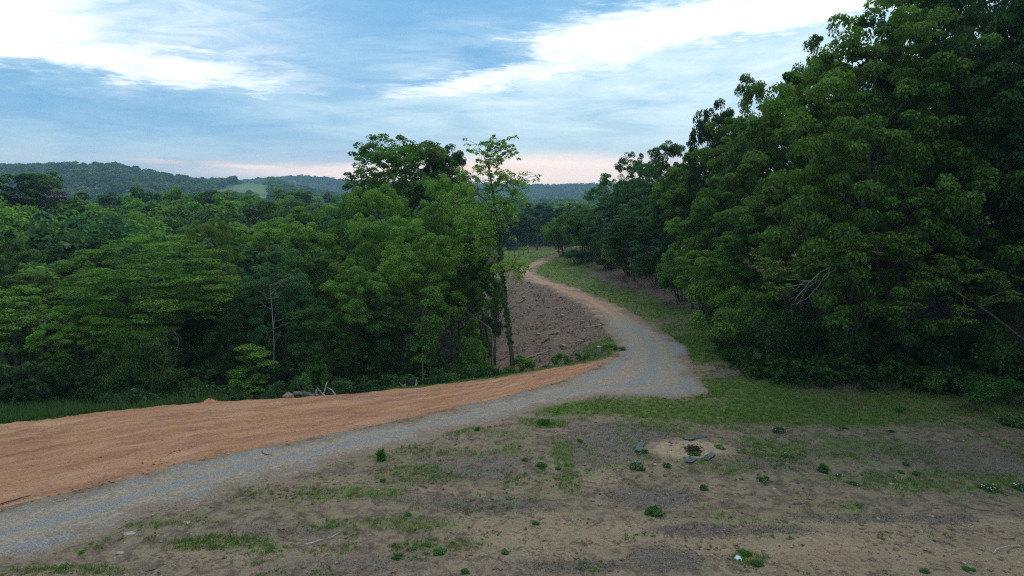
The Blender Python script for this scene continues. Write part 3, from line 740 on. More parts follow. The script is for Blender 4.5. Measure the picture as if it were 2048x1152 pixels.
# right hand wood --------------------------------------------------------
TP('maple_tree', 'maple', 1750, 10, 262, 33, 'huge maple with drooping bright clumps that fills the upper right of the photo', rot=.3)
TP('maple_tree', 'maple_b', 2000, -170, 245, 34, 'tallest maple at the right edge, its crown leaving the top of the photo', rot=1.9, mat='leaf_dark')  # dark leaf colour carries the shade of the right edge
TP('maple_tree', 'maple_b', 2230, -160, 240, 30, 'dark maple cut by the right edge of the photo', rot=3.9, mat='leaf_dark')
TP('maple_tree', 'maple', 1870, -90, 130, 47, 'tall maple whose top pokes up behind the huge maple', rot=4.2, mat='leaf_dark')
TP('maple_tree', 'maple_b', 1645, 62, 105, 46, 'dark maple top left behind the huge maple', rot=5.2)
TP('broadleaf_tree', 'broad_a', 1530, 150, 95, 48, 'rounded treetop on the sloping skyline left of the maples', mat='leaf')
TP('feathery_tree', 'oak', 1432, 198, 52, 56, 'dark airy treetop sticking out of the skyline left of the maples', mat='leaf_dark')
TP('broadleaf_tree', 'broad_d', 1470, 235, 90, 50, 'light green tree below the dark airy treetop', mat='leaf')
TP('broadleaf_tree', 'broad_b', 1340, 283, 70, 68, 'dark tree where the skyline steps down to the road', mat='leaf_dark')
TP('broadleaf_tree', 'broad_c', 1395, 300, 90, 60, 'broad tree between the road bend and the maples', mat='leaf')
TP('broadleaf_tree', 'oak', 1282, 305, 55, 80, 'airy dark crown above the roadside trees against the afterglow', mat='leaf_blue')
TP('broadleaf_tree', 'broad_a', 1330, 365, 95, 66, 'roadside tree with foliage down to the brown bank', mat='leaf_blue')
TP('broadleaf_tree', 'broad_c', 1225, 362, 70, 86, 'bluish roadside tree above the far road bend', mat='leaf_blue')
TP('broadleaf_tree', 'broad_a', 1165, 405, 50, 92, 'rounded tree hanging over the far end of the dirt road', mat='leaf')
TP('broadleaf_tree', 'broad_c', 1118, 437, 36, 102, 'small light green tree leftmost of the roadside row', mat='leaf_bright')
TP('broadleaf_tree', 'slim', 1215, 345, 25, 100, 'feathery top showing above the roadside row near the afterglow', mat='leaf')
TP('broadleaf_tree', 'broad_c', 1270, 430, 75, 72, 'dark tree at the foot of the brown bank right of the grass verge', mat='leaf_dark')
TP('bright_tree', 'broad_c', 1392, 418, 78, 52, 'lower bright green tree overhanging the brown bank', mat='leaf_bright')
TP('bright_tree', 'broad_d', 1515, 388, 88, 42, 'bright green pointed tree in front of the dark maple shade', mat='leaf_bright')
TP('broadleaf_tree', 'broad_a', 1440, 485, 85, 44, 'leafy tree right of the road bend with low drooping sprays', mat='leaf_bright')
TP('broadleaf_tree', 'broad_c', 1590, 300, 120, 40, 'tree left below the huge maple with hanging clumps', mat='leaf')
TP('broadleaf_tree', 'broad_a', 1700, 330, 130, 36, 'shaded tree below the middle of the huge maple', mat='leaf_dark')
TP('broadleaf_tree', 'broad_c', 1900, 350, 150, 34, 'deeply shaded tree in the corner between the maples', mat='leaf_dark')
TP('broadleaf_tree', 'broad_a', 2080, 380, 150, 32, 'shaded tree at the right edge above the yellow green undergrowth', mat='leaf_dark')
for k, (px, yt, hw, Y) in enumerate(((1560, 200, 160, 60), (1750, 150, 200, 58), (1950, 100, 200, 55), (2150, 100, 220, 50), (1450, 330, 120, 75), (1300, 400, 100, 95), (2350, -100, 260, 38), (2500, -60, 260, 30), (2750, 0, 280, 25), (3100, 60, 300, 20))):  # the last few stand unseen beyond the frame, added to darken the right side
    TP('broadleaf_tree', ('maple_b', 'broad_c')[k % 2], px, yt, hw, Y, 'dark tree deep inside the wood behind the maples, or added unseen beyond the frame', mat='leaf_dark', group='trees deep inside the right hand wood')

# roadside and far tree groups
for px, yt, hw, Y, lb in ((1035, 424, 34, 150, 'dark bluish tree at the far end of the meadow, beside the ivy covered trunk'), (1075, 404, 36, 170, 'tallest dark bluish tree beyond the meadow'),
                          (1112, 412, 32, 175, 'dark bluish tree beyond the meadow, next to the roadside row'), (995, 420, 40, 150, 'dark tree beyond the meadow seen through the wood edge'),
                          (1055, 430, 26, 148, 'lower tree at the meadow edge in front of the bluish trees'), (1150, 420, 40, 180, 'far tree behind the roadside row')):
    TP('distant_tree', 'valley_b', px, yt, hw, Y, lb, mat='leaf_dark', ybase=500)
# landmark crowns out in the valley
TP('valley_tree', 'valley_b', 290, 386, 36, 170, 'dark rounded crown standing alone among lighter treetops of the valley', mat='leaf_dark', ybase=450)
TP('valley_tree', 'valley_b', 18, 346, 62, 105, 'dark tall tree at the left edge rising to the hill line', mat='leaf_dark', ybase=470)
TP('valley_tree', 'valley_a', 88, 342, 32, 150, 'smooth rounded crown against the wooded hill right of the tall dark tree', ybase=420)
TP('valley_tree', 'valley_c', 150, 395, 45, 110, 'light green treetop right of the grey bare tree', ybase=470)
TP('valley_tree', 'valley_b', 375, 388, 26, 200, 'bluish crown right of the lone dark valley crown', mat='leaf_blue', ybase=440)
TP('valley_tree', 'valley_a', 585, 378, 40, 190, 'valley treetop in front of the far hills left of the oak', ybase=440)
TP('bare_tree', 'valley_b', 103, 378, 34, 108, 'grey leafless tree among the green crowns at the left', mat='twiggy', ybase=450)

# valley canopy -----------------------------------------------------------
vr = np.random.default_rng(5); pts = []
def try_add(x, y, rmin):
    for (a, b) in pts:
        if (a-x)**2+(b-y)**2 < rmin*rmin: return False
    pts.append((x, y)); return True
cnt = 0
for k in range(9000):
    y = vr.uniform(50, 330); x = vr.uniform(-.85*y-4, -.02*y-2)
    if y < 90 and x > -12: continue
    if x > -.10*y and y < 150: continue
    if not try_add(x, y, 7.2+y*.010): continue
    z = float(terrain(np.array([x]), np.array([y]))[0])
    top = (6.2+vr.normal(0, 1.3)-(1.0 if y < 90 else 0)) if y < 170 else (4.5+vr.normal(0, 1.6))
    top = min(top, 9-y*.020)
    top += 4.5*math.exp(-((x+75)/35)**2-((y-150)/50)**2)
    H = max(top-z, 8)
    key = ('valley_a', 'valley_b', 'valley_c')[vr.integers(3)]
    mt = (None, None, 'leaf_blue', 'leaf_dark', None)[vr.integers(5)]; ppx = 1024+F*x/y
    tone = {'leaf_blue': 'bluish green', 'leaf_dark': 'dark green'}.get(mt, 'light green' if key == 'valley_c' else 'mid green')
    where = ('beyond the left edge' if ppx < 0 else 'below the tall left edge tree' if ppx < 90 else 'below the grey bare tree' if ppx < 190 else 'left of the lone dark valley crown' if ppx < 265
             else 'around the lone dark valley crown' if ppx < 330 else 'below the small hillside field' if ppx < 420 else 'below the big hillside field' if ppx < 540 else 'left of the oak' if ppx < 680 else 'behind the oak')
    far = 'near' if y < 100 else 'middle' if y < 190 else 'far'
    tree('valley_tree', key, x, y, H, vr.uniform(4.6, 7.0), vr.uniform(0, 6.28), '%s treetop of the %s valley canopy %s' % (tone, far, where), 'tree', 'treetops of the valley canopy', z=z, mat=mt)
    cnt += 1
    if cnt >= 250: break
print('valley trees', cnt)

# ------------------------------------------------------------------ far forest: instanced crowns of the trees named above
def far_forest():
    r = np.random.default_rng(9); P = []
    n = 60000
    y = np.sqrt(r.uniform(190**2, 2150**2, n)); t = r.uniform(-.95, .95, n); x = t*y
    keep = np.ones(n, bool)
    z = terrain(x, y); px, py = proj(x, y, z)
    # closer than 330 m the left side is already planted tree by tree
    keep &= ~((y < 325) & (x < -.02*y))
    # open fields on the hill
    fld = (px > 425) & (px < 541) & (py > 361) & (py < 412) & (y > 600) & (y < 1100) & ~((px < 470) & (py < 374)) & ~((px < 450) & (py < 380))
    fld |= (px > 275) & (px < 350) & (py > 374) & (py < 390) & (y > 500) & (y < 1100)
    keep &= ~fld
    dens = np.where(y < 500, 1., np.where(y < 1100, .62, .42)); keep &= r.random(n) < dens
    keep &= ~((y > 1100) & (y < 1500) & (r.random(n) < .6))
    keep &= (y > 230) | (x < 0)
    x, y, z = x[keep], y[keep], z[keep]; m = len(x)
    me = bpy.data.meshes.new('forest'); me.vertices.add(m); me.vertices.foreach_set('co', np.c_[x, y, z-1.0].astype(np.float32).ravel())
    a = me.attributes.new('size', 'FLOAT', 'POINT'); big = fbm(x/60, y/60, 4, 2)
    a.data.foreach_set('value', (r.uniform(.62, 1.12, m)*(.75+.5*big)).astype(np.float32))
    o = link('forest', me); tag(o, 'far woods covering the valley floor and the hills up to the skyline', 'forest', kind='stuff')
    ng = bpy.data.node_groups.new('forest', 'GeometryNodeTree')
    ng.interface.new_socket('Geometry', in_out='INPUT', socket_type='NodeSocketGeometry'); ng.interface.new_socket('Geometry', in_out='OUTPUT', socket_type='NodeSocketGeometry')
    N = ng.nodes; L = ng.links; gi = N.new('NodeGroupInput'); go = N.new('NodeGroupOutput')
    j = N.new('GeometryNodeJoinGeometry')
    for src in FAR_SRC[::-1]:
        oi = N.new('GeometryNodeObjectInfo'); oi.transform_space = 'ORIGINAL'; oi.inputs['Object'].default_value = src
        gt = N.new('GeometryNodeGeometryToInstance'); L.new(oi.outputs['Geometry'], gt.inputs[0]); L.new(gt.outputs[0], j.inputs[0])
    ip = N.new('GeometryNodeInstanceOnPoints'); L.new(gi.outputs[0], ip.inputs['Points']); L.new(j.outputs[0], ip.inputs['Instance'])
    ip.inputs['Pick Instance'].default_value = True
    ri = N.new('FunctionNodeRandomValue'); ri.data_type = 'INT'; ri.inputs['Min'].default_value = 0; ri.inputs['Max'].default_value = len(FAR_SRC)-1
    L.new(ri.outputs[2], ip.inputs['Instance Index'])
    rr = N.new('FunctionNodeRandomValue'); rr.data_type = 'FLOAT_VECTOR'; rr.inputs[0].default_value = (0, 0, 0); rr.inputs[1].default_value = (0, 0, 6.28); L.new(rr.outputs[0], ip.inputs['Rotation'])
    na = N.new('GeometryNodeInputNamedAttribute'); na.data_type = 'FLOAT'; na.inputs[0].default_value = 'size'; L.new(na.outputs[0], ip.inputs['Scale'])
    L.new(ip.outputs[0], go.inputs[0]); md = o.modifiers.new('forest', 'NODES'); md.node_group = ng
    print('far trees', m)
d1 = TP('distant_tree', 'distant', 610, 388, 16, 330, 'far small crown of the valley in front of the hills, left of the oak', ybase=430)
d2 = TP('distant_tree', 'distant_b', 660, 384, 16, 350, 'far small dark crown close to the left edge of the oak', ybase=430)
FAR_SRC = [c for e in (d1, d2) for c in e.children if c.name.startswith('crown')]
far_forest()
# the mown fields on the hillside: sheets over the hill
def field(name, poly_px, Ymin, Ymax, label):
    xs = np.linspace(-560, -150, 150) if Ymin > 0 else None; ys = np.linspace(Ymin, Ymax, 60)
    X, Y = np.meshgrid(xs, ys); z = terrain(X, Y); px, py = proj(X, Y, z)
    ins = inpoly(poly_px, px, py); i = np.arange(X.size).reshape(X.shape)
    f = ins[:-1, :-1] & ins[1:, 1:] & ins[:-1, 1:] & ins[1:, :-1]
    Fa = np.c_[i[:-1, :-1][f], i[:-1, 1:][f], i[1:, 1:][f], i[1:, :-1][f]]
    if len(Fa): tag(link(name, mesh_np(name, np.c_[X.ravel(), Y.ravel(), z.ravel()+.4], Fa, M['field'], smooth=True)), kind='structure')
M['field'] = solid('field_grass', (.080, .135, .042), (.125, .19, .062), .02, bump=0)
field('field', [(405, 425), (440, 376), (500, 360), (545, 355), (545, 430)], 600, 1000, '')
field('field', [(270, 380), (300, 374), (350, 380), (350, 410), (270, 410)], 550, 900, '')

# ------------------------------------------------------------------ the ivy covered tree
def ivy_tree():
    Y = 41.0; r = np.random.default_rng(77)
    pts = np.array([unproj(px, py, Y) for px, py in ((1026, 752), (1024, 715), (1017, 660), (1009, 600), (1003, 540), (999, 480), (992, 430), (986, 385), (978, 340), (975, 305))])
    foot = np.array((pts[0][0], Y, float(terrain(pts[0][:1], np.array([Y]))[0])-.3)); pts[0] = foot
    pts[3:, 1] += np.array([0, .1, .2, .2, .1, 0, -.1]); rad = np.array([.17, .135, .125, .12, .11, .10, .085, .065, .04, .02])
    root = bpy.data.objects.new('ivy_covered_tree', None); col.objects.link(root); root.location = foot
    tag(root, 'tall slender lone tree with ivy climbing its trunk at the edge of the cleared slope', 'tree')
    pts = pts-foot
    t = Tubes(); t.add(pts, rad, 9)
    cl = []; cr = []; ct = []
    def P(px, py, dy=0): return unproj(px, py, Y+dy)-foot
    def limb(a, px, py, dy, r0, n=6, sag=.3):
        b = P(px, py, dy); c = curve(a, b, n, bend=(0, 0, sag), wob=.08, r=r); t.add(c, r0*np.linspace(1, .25, n), 5); return c
    lims = [(5, 905, 395, 1.0, .06), (5, 930, 445, -1.2, .05), (6, 1030, 395, .8, .05), (6, 940, 370, -.6, .05), (7, 1050, 358, .4, .035), (7, 925, 345, .8, .04), (7, 1010, 345, -.8, .035),
            (8, 955, 290, .5, .03), (8, 1025, 300, -.2, .03), (8, 985, 282, .8, .03), (9, 1000, 290, -.6, .02), (4, 1045, 545, -1.0, .03), (5, 950, 480, .6, .04), (6, 1015, 440, -1.2, .045), (7, 965, 330, -1, .03), (4, 960, 500, 1.2, .04)]
    for i, px, py, dy, r0 in lims:
        c = limb(pts[i], px, py, dy, r0)
        dense = py > 345
        for q in range(38 if dense else 22):
            f = r.uniform(.35, 1.08); k = min(int(f*5), 5); b = c[k]+r.normal(0, 1, 3)*np.array((.60, .60, .42))*(1 if dense else .75)
            cl.append(b); cr.append(r.uniform(.2, .4) if dense else r.uniform(.12, .24)); ct.append(r.random())
            t.add(np.array([c[k], (c[k]+b)/2+(0, 0, .05), b]), [.014, .01, .005], 4, cap=False)
    tr = t.mesh('trunk', M['bark']); link('trunk', tr, root)
    V, Fa, ti = leaves(r, np.array(cl), np.array(cr), 34, .12, .6, upb=.7, outb=.35, jit=.45, droop=.35, ctint=np.array(ct))
    link('crown', mesh_np('crown', V, Fa, M['leaf_bright'], {'tint': ti+.3}), root)
    # ivy sleeve
    s = np.linspace(0, 1, 170); k = np.interp(s, [0, 1], [1.5, 5.3]); idx = np.arange(10)
    c = np.c_[[np.interp(k, idx, pts[:, j]) for j in range(3)]].T; rr = np.interp(k, idx, rad)+.03
    an = r.uniform(0, 6.28, len(k)); c = c+np.c_[np.cos(an)*rr, np.sin(an)*rr, 0*an]
    V, Fa, ti = leaves(r, c, rr*.45+.02*r.random(len(rr)), 40, .07, 1.2, upb=.2, outb=.8, jit=.4, droop=.4, wl=.9)
    link('ivy', mesh_np('ivy', V, Fa, M['weed'], {'tint': ti}), root)
ivy_tree()

# thin leaning trunks at the wood's edge beside it
def bare_trunk(name, pxs, Y, r0, label, mat='bark', twigs=0, group=None, dy=0, cat='tree trunk', leafy=0, lmat='leaf'):
    r = np.random.default_rng(int(abs(pxs[0][0]*7+pxs[0][1])))
    pts = np.array([unproj(px, py, Y+dy*i) for i, (px, py) in enumerate(pxs)])
    foot = pts[0].copy(); foot[2] = float(terrain(foot[:1], foot[1:2])[0])-.2
    if pts[0][2] > foot[2]: pts = np.r_[[foot], pts]
    p = pts-foot; t = Tubes(); n = len(p)
    fine = np.c_[[np.interp(np.linspace(0, n-1, n*3), np.arange(n), p[:, j]) for j in range(3)]].T; fine[1:-1] += r.normal(0, r0*.25, fine[1:-1].shape)
    t.add(fine, r0*np.linspace(1, .3, len(fine)), 7); cl = []
    for k in range(twigs):
        i = r.integers(len(fine)//3, len(fine)); L = r.uniform(.5, 1.5); d = nrm(np.array((r.normal(), r.normal()*.6, abs(r.normal())*.6+.1)))
        b = fine[i]+d*L; t.add(curve(fine[i], b, 4, wob=.06, r=r), r0*np.array([.3, .22, .14, .06]), 4, cap=False)
        for _ in range(2): t.add(np.array([fine[i]+d*L*.5, b+r.normal(0, .3, 3)]), [r0*.14, r0*.05], 3, cap=False)
        cl.append(b)
    if leafy and cl:
        root = bpy.data.objects.new(name, None); col.objects.link(root); root.location = foot; tag(root, label, cat, group)
        link('trunk', t.mesh('trunk', M[mat]), root)
        c = np.array(cl*3)+r.normal(0, .25, (len(cl)*3, 3)); V, Fa, ti = leaves(r, c, r.uniform(.2, .38, len(c)), leafy, .13, .55, droop=.3)
        link('crown', mesh_np('crown', V, Fa, M[lmat], {'tint': ti}), root); return root
    o = link(name, t.mesh(name, M[mat])); o.location = foot; return tag(o, label, cat, group)
bare_trunk('leaning_trunk', [(985, 705), (975, 665), (955, 600), (940, 555), (930, 520)], 43, .13, 'thin grey trunk leaning left, just left of the ivy covered trunk', twigs=5)
bare_trunk('slender_trunk', [(968, 690), (955, 630), (945, 580), (935, 540)], 44, .11, 'slender dark trunk second left of the ivy covered trunk', twigs=4)
bare_trunk('slender_trunk', [(945, 690), (935, 640), (925, 590)], 45, .12, 'slender dark trunk third left of the ivy covered trunk', twigs=3)
bare_trunk('slender_trunk', [(990, 690), (992, 650), (1003, 615), (1018, 590)], 44, .06, 'thin dark stem curving right behind the ivy covered trunk', twigs=4)
bare_trunk('leaning_trunk', [(985, 660), (960, 642), (935, 625), (900, 612)], 41.5, .045, 'pale thin bough reaching left across the dark wood edge', 'bark_grey', twigs=4)
bare_trunk('bare_tree', [(548, 742), (548, 690), (546, 640), (543, 600), (540, 570)], 35.5, .045, 'bare pale tree trunk with fanned thin branches in front of the bluish tree', 'bark_grey', twigs=16, cat='tree')
bare_trunk('slender_trunk', [(1692, 770), (1690, 715), (1696, 660), (1688, 600)], 31.6, .07, 'thin dark stem in the shade below the tip of the arching tree', twigs=5)
bare_trunk('slender_trunk', [(845, 690), (846, 650), (852, 620)], 36.5, .04, 'thin bare stem under the narrow pointed young tree', 'bark_grey', twigs=5)
for i, (px, w_) in enumerate(((12, .2), (32, .22), (62, .16), (88, .2), (116, .13), (-12, .2))):
    bare_trunk('shaded_trunk', [(px, 800), (px+3, 760), (px-2, 700), (px+4, 640)], 33.6+.4*(i % 3), w_, ('broad dark trunk at the far left beyond the grass patch', 'second dark trunk from the left beyond the grass patch', 'thin dark trunk in the middle of the row beyond the grass patch',
        'thick dark trunk right of the middle beyond the grass patch', 'thinnest and rightmost dark trunk beyond the grass patch', 'dark trunk at the very left edge of the photo')[i], group='trunks beyond the grass patch')

# vine tangle left ---------------------------------------------------------
def tangle():
    r = np.random.default_rng(15); Y = 32.0; foot = unproj(300, 815, Y); foot[2] = float(terrain(foot[:1], foot[1:2])[0])
    root = bpy.data.objects.new('vine_tangle', None); col.objects.link(root); root.location = foot; tag(root, 'mound of vines and broken grey branches below the wide layered tree', 'shrub')
    t = Tubes()
    for pxs, r0 in (([(300, 800), (305, 760), (300, 715), (296, 705)], .04), ([(296, 708), (280, 690), (265, 660), (262, 640)], .03), ([(296, 708), (310, 690), (330, 680)], .03), ([(300, 715), (325, 740), (345, 770)], .025),
                    ([(302, 760), (250, 745), (230, 700)], .03), ([(305, 780), (350, 730), (360, 690), (345, 660)], .035), ([(310, 790), (330, 720), (335, 680), (320, 640)], .04), ([(290, 800), (240, 770), (210, 760)], .02)):
        p = np.array([unproj(a, b, Y-.3+r.normal(0, .3))-foot for a, b in pxs]); n = len(p)
        fi = np.c_[[np.interp(np.linspace(0, n-1, n*3), np.arange(n), p[:, j]) for j in range(3)]].T; fi[1:-1] += r.normal(0, .04, fi[1:-1].shape)
        t.add(fi, r0*np.linspace(1, .3, len(fi)), 5)
        for _ in range(4):
            i = r.integers(3, len(fi)); t.add(curve(fi[i], fi[i]+r.normal(0, .5, 3), 4, wob=.05, r=r), [.014, .011, .008, .004], 3, cap=False)
    link('branch', t.mesh('branch', M['bark']), root)
    C = []
    for k in range(420):
        a = r.uniform(0, 6.28); q = r.uniform(.3, 1)**.6; h = r.uniform(0, 1); lob = .75+.55*math.sin(a*2.3+1.0+h*3)*math.sin(a*1.1+.4)
        C.append((math.cos(a)*q*2.9*lob*(1-.35*h)+.5*math.sin(h*7), math.sin(a)*q*1.1*(1-.4*h)+.1, h*(3.0+1.3*math.sin(a*3))-.1))
    V, Fa, ti = leaves(r, np.array(C), r.uniform(.22, .5, 420), 85, .085, .7, upb=.4, outb=.5, jit=.7, droop=.6)
    link('foliage', mesh_np('foliage', V, Fa, M['leaf'], {'tint': ti*.8}), root)
tangle()

# arching branch on the right ------------------------------------------------
def arch_tree():
    r = np.random.default_rng(25); Y = 29.5
    px = [(2120, 770), (2060, 690), (1985, 630), (1915, 585), (1870, 558), (1825, 530), (1780, 508), (1735, 502), (1700, 508), (1672, 528), (1640, 545), (1612, 572), (1590, 600)]
    p = np.array([unproj(a, b, Y-.08*i+max(0, 3-i)*1.1) for i, (a, b) in enumerate(px)]); foot = p[0].copy(); foot[2] = float(terrain(foot[:1], foot[1:2])[0])-.2; p[0] = foot; p -= foot
    root = bpy.data.objects.new('arching_tree', None); col.objects.link(root); root.location = foot
    tag(root, 'thin grey tree arching left over the shade with a few yellow green leaf sprays', 'tree')
    t = Tubes(); n = len(p); fi = np.c_[[np.interp(np.linspace(0, n-1, 60), np.arange(n), p[:, j]) for j in range(3)]].T; fi[1:-1] += r.normal(0, .012, fi[1:-1].shape)
    t.add(fi, np.linspace(.045, .018, 60), 7); cl = []
    def sub(a, pxs, r0, leafy=True):
        q = np.array([fi[a]]+[unproj(u, v, Y-.8+r.normal(0, .15))-foot for u, v in pxs]); m = len(q)
        f2 = np.c_[[np.interp(np.linspace(0, m-1, m*3), np.arange(m), q[:, j]) for j in range(3)]].T; f2[1:-1] += r.normal(0, .03, f2[1:-1].shape)
        t.add(f2, r0*np.linspace(1, .25, len(f2)), 5)
        if leafy: cl.extend(f2[3:])
        return f2
    sub(44, [(1650, 560), (1615, 560), (1580, 585)], .028, False); sub(46, [(1640, 570), (1610, 600), (1585, 610), (1582, 640)], .022, False); sub(50, [(1600, 600), (1600, 625)], .014, False)
    sub(36, [(1695, 540), (1710, 560), (1720, 590)], .022, False); sub(38, [(1700, 545), (1690, 570)], .014, False)
    for a, pxs in ((52, [(1570, 560), (1540, 540), (1525, 515)]), (54, [(1560, 575), (1548, 590)]), (44, [(1640, 520), (1605, 525)]), (38, [(1690, 495), (1650, 500)]), (34, [(1720, 488), (1690, 485)]), (30, [(1750, 485), (1765, 470)]), (27, [(1780, 490), (1810, 480)]),
                   (24, [(1810, 510), (1835, 500)]), (20, [(1860, 540), (1900, 520)]), (16, [(1920, 560), (1975, 545), (2000, 560)]), (22, [(1840, 560), (1820, 610), (1780, 615)]), (12, [(1960, 600), (2020, 580), (2040, 600)]), (14, [(1930, 620), (1900, 650)])):
        sub(a, pxs, .018)
    link('trunk', t.mesh('trunk', M['bark_grey']), root)
    c = np.r_[np.array(cl), fi[14:44:2]]; c = np.r_[c, c, c]+r.normal(0, 1, (len(c)*3, 3))*np.array((.30, .30, .12)); V, Fa, ti = leaves(r, c, r.uniform(.14, .34, len(c)), 40, .11, .4, upb=.8, outb=.2, jit=.4, droop=.3)
    link('crown', mesh_np('crown', V, Fa, M['leaf_yellow'], {'tint': ti*.8}), root)
arch_tree()

# ------------------------------------------------------------------ shrubs
S_ = shrub
for k, (key, px, py, w_, h_, mt, Y, lb) in enumerate((
    ('shrub_a', 60, 790, 70, 50, 'leaf_dark', 35, 'dark shrub between the trunks beyond the grass patch'),
    ('shrub_c', 180, 812, 60, 90, 'leaf_dark', 33.5, 'dark shrub at the right end of the grass patch'),
    ('shrub_b', 280, 810, 38, 22, None, 31.6, 'pale leafy little shrub at the foot of the vine tangle'),
    ('shrub_a', 400, 800, 70, 70, 'leaf_dark', 33, 'dark shrub right of the vine tangle behind the dirt mound'),
    ('shrub_c', 452, 798, 60, 60, None, 33, 'feathery shrub left of the small bright tree'),
    ('shrub_a', 560, 795, 60, 70, 'leaf_dark', 34, 'dark shrub below the bare pale trunk'),
    ('shrub_b', 632, 790, 30, 100, 'leaf', 34.5, 'tall light shrub directly behind the charred log pile'),
    ('shrub_c', 700, 785, 60, 60, 'leaf_dark', 35, 'dark shrub right of the charred log pile'),
    ('shrub_a', 760, 780, 60, 60, 'leaf_dark', 35, 'dark shrub left of the white dead branches'),
    ('shrub_c', 895, 772, 50, 55, 'leaf', 35.3, 'light green feathery shrub right of the white dead branches'),
    ('shrub_a', 850, 775, 55, 55, 'leaf_dark', 36, 'dark shrub behind the white dead branches'),
    ('shrub_c', 955, 760, 60, 75, None, 37.5, 'shrub left of the ivy covered trunk foot'),
    ('shrub_b', 945, 750, 30, 115, None, 38, 'tall bright sapling left of the ivy covered trunk'),
    ('shrub_a', 990, 755, 50, 60, 'leaf', 38.5, 'shrub right against the ivy covered trunk on its left'),
    ('shrub_b', 1048, 742, 30, 34, 'leaf', 41.5, 'low leafy shrub right of the ivy covered trunk'),
    ('shrub_c', 1085, 735, 26, 22, 'leaf', 40.5, 'low weedy bush on the rim below the long pale pole'),
    ('shrub_b', 1120, 722, 22, 30, None, 41, 'low weedy shrub at the foot of the cleared slope'),
    ('shrub_a', 1160, 715, 20, 18, None, 41, 'low green weeds on the rim between the log and the stump'),
    ('shrub_b', 1215, 707, 18, 10, None, 40.5, 'small green tuft on the rim beside the stump'),
    ('shrub_c', 950, 705, 42, 110, 'leaf', 44, 'tall bush at the foot of the slender leaning trunks'),
    ('shrub_a', 972, 640, 32, 90, 'leaf_dark', 50, 'dark bush behind the ivy covered trunk on the slope edge'),
    ('shrub_c', 985, 585, 26, 80, 'leaf', 60, 'bush beside the upper slope behind the ivy covered trunk'),
    ('shrub_b', 1240, 700, 14, 8, None, None, 'small green tuft at the inner side of the road bend'),
    ('shrub_b', 1430, 640, 55, 120, None, 43, 'bright tall shrub at the outer side of the road bend'),
    ('shrub_c', 1450, 700, 75, 120, 'leaf', 39, 'leafy shrub on the bank right of the gravel bend'),
    ('shrub_a', 1500, 765, 85, 150, 'leaf', 35, 'large shrub at the corner where lawn and bank meet'),
    ('shrub_c', 1580, 785, 90, 130, 'leaf_dark', 33.5, 'dark shrub on the wood edge behind the lawn, left one'),
    ('shrub_a', 1680, 790, 100, 140, 'leaf_dark', 33.5, 'dark shrub below the tip of the arching tree'),
    ('shrub_c', 1790, 792, 100, 130, 'leaf_dark', 33, 'dark shrub on the wood edge below the middle of the arch'),
    ('shrub_b', 1890, 800, 90, 110, 'leaf_dark', 31.5, 'shaded shrub behind the yellow green undergrowth'),
    ('shrub_a', 2000, 800, 100, 140, 'leaf_dark', 31, 'shaded shrub near the right edge behind the undergrowth'),
    ('shrub_b', 1960, 830, 70, 60, 'weed', 28.5, 'leafy yellow green undergrowth shrub at the right wood edge'),
    ('shrub_b', 1840, 806, 60, 46, 'leaf', 30.5, 'low leafy shrub left of the yellow green undergrowth'),
    ('shrub_b', 2050, 835, 60, 60, 'weed', 28, 'leafy undergrowth shrub cut by the right edge of the photo'),
    ('shrub_c', 1128, 518, 42, 75, 'leaf', 98, 'bush hiding the far end of the dirt road'),
    ('shrub_a', 1165, 524, 48, 85, 'leaf_dark', 92, 'tall dark bush beside the far road bend'),
    ('shrub_c', 1215, 534, 55, 90, 'leaf_dark', 84, 'dark bush at the foot of the bluish roadside tree'),
    ('shrub_a', 1262, 545, 55, 95, 'leaf', 76, 'bush between the grass verge and the roadside trees'),
    ('shrub_c', 1312, 556, 60, 90, 'leaf_dark', 68, 'dark bush at the upper edge of the brown bank'),
    ('shrub_a', 1365, 590, 60, 110, 'leaf', 56, 'bush at the right end of the brown bank'),
    ('shrub_b', 1410, 600, 60, 120, 'leaf', 49, 'tall bush below the lower bright tree'),
    ('shrub_a', 1475, 735, 70, 80, 'leaf', 36.5, 'low bush on the grassy bank right of the gravel apron'),
    ('shrub_c', 1290, 548, 45, 28, 'leaf_dark', None, 'dark low shrub at the top of the brown bank'),
    ('shrub_c', 1160, 530, 40, 30, 'leaf_dark', None, 'dark low shrub at the far road bend'),
    ('shrub_a', 1350, 575, 45, 45, None, None, 'shrub below the lower bright tree on the bank'),
    ('shrub_a', 1225, 538, 40, 26, 'leaf_dark', None, 'dark shrub between the grass verge and the bluish tree'))):
    S_(key, px, py, w_, h_, lb, mt, Y)

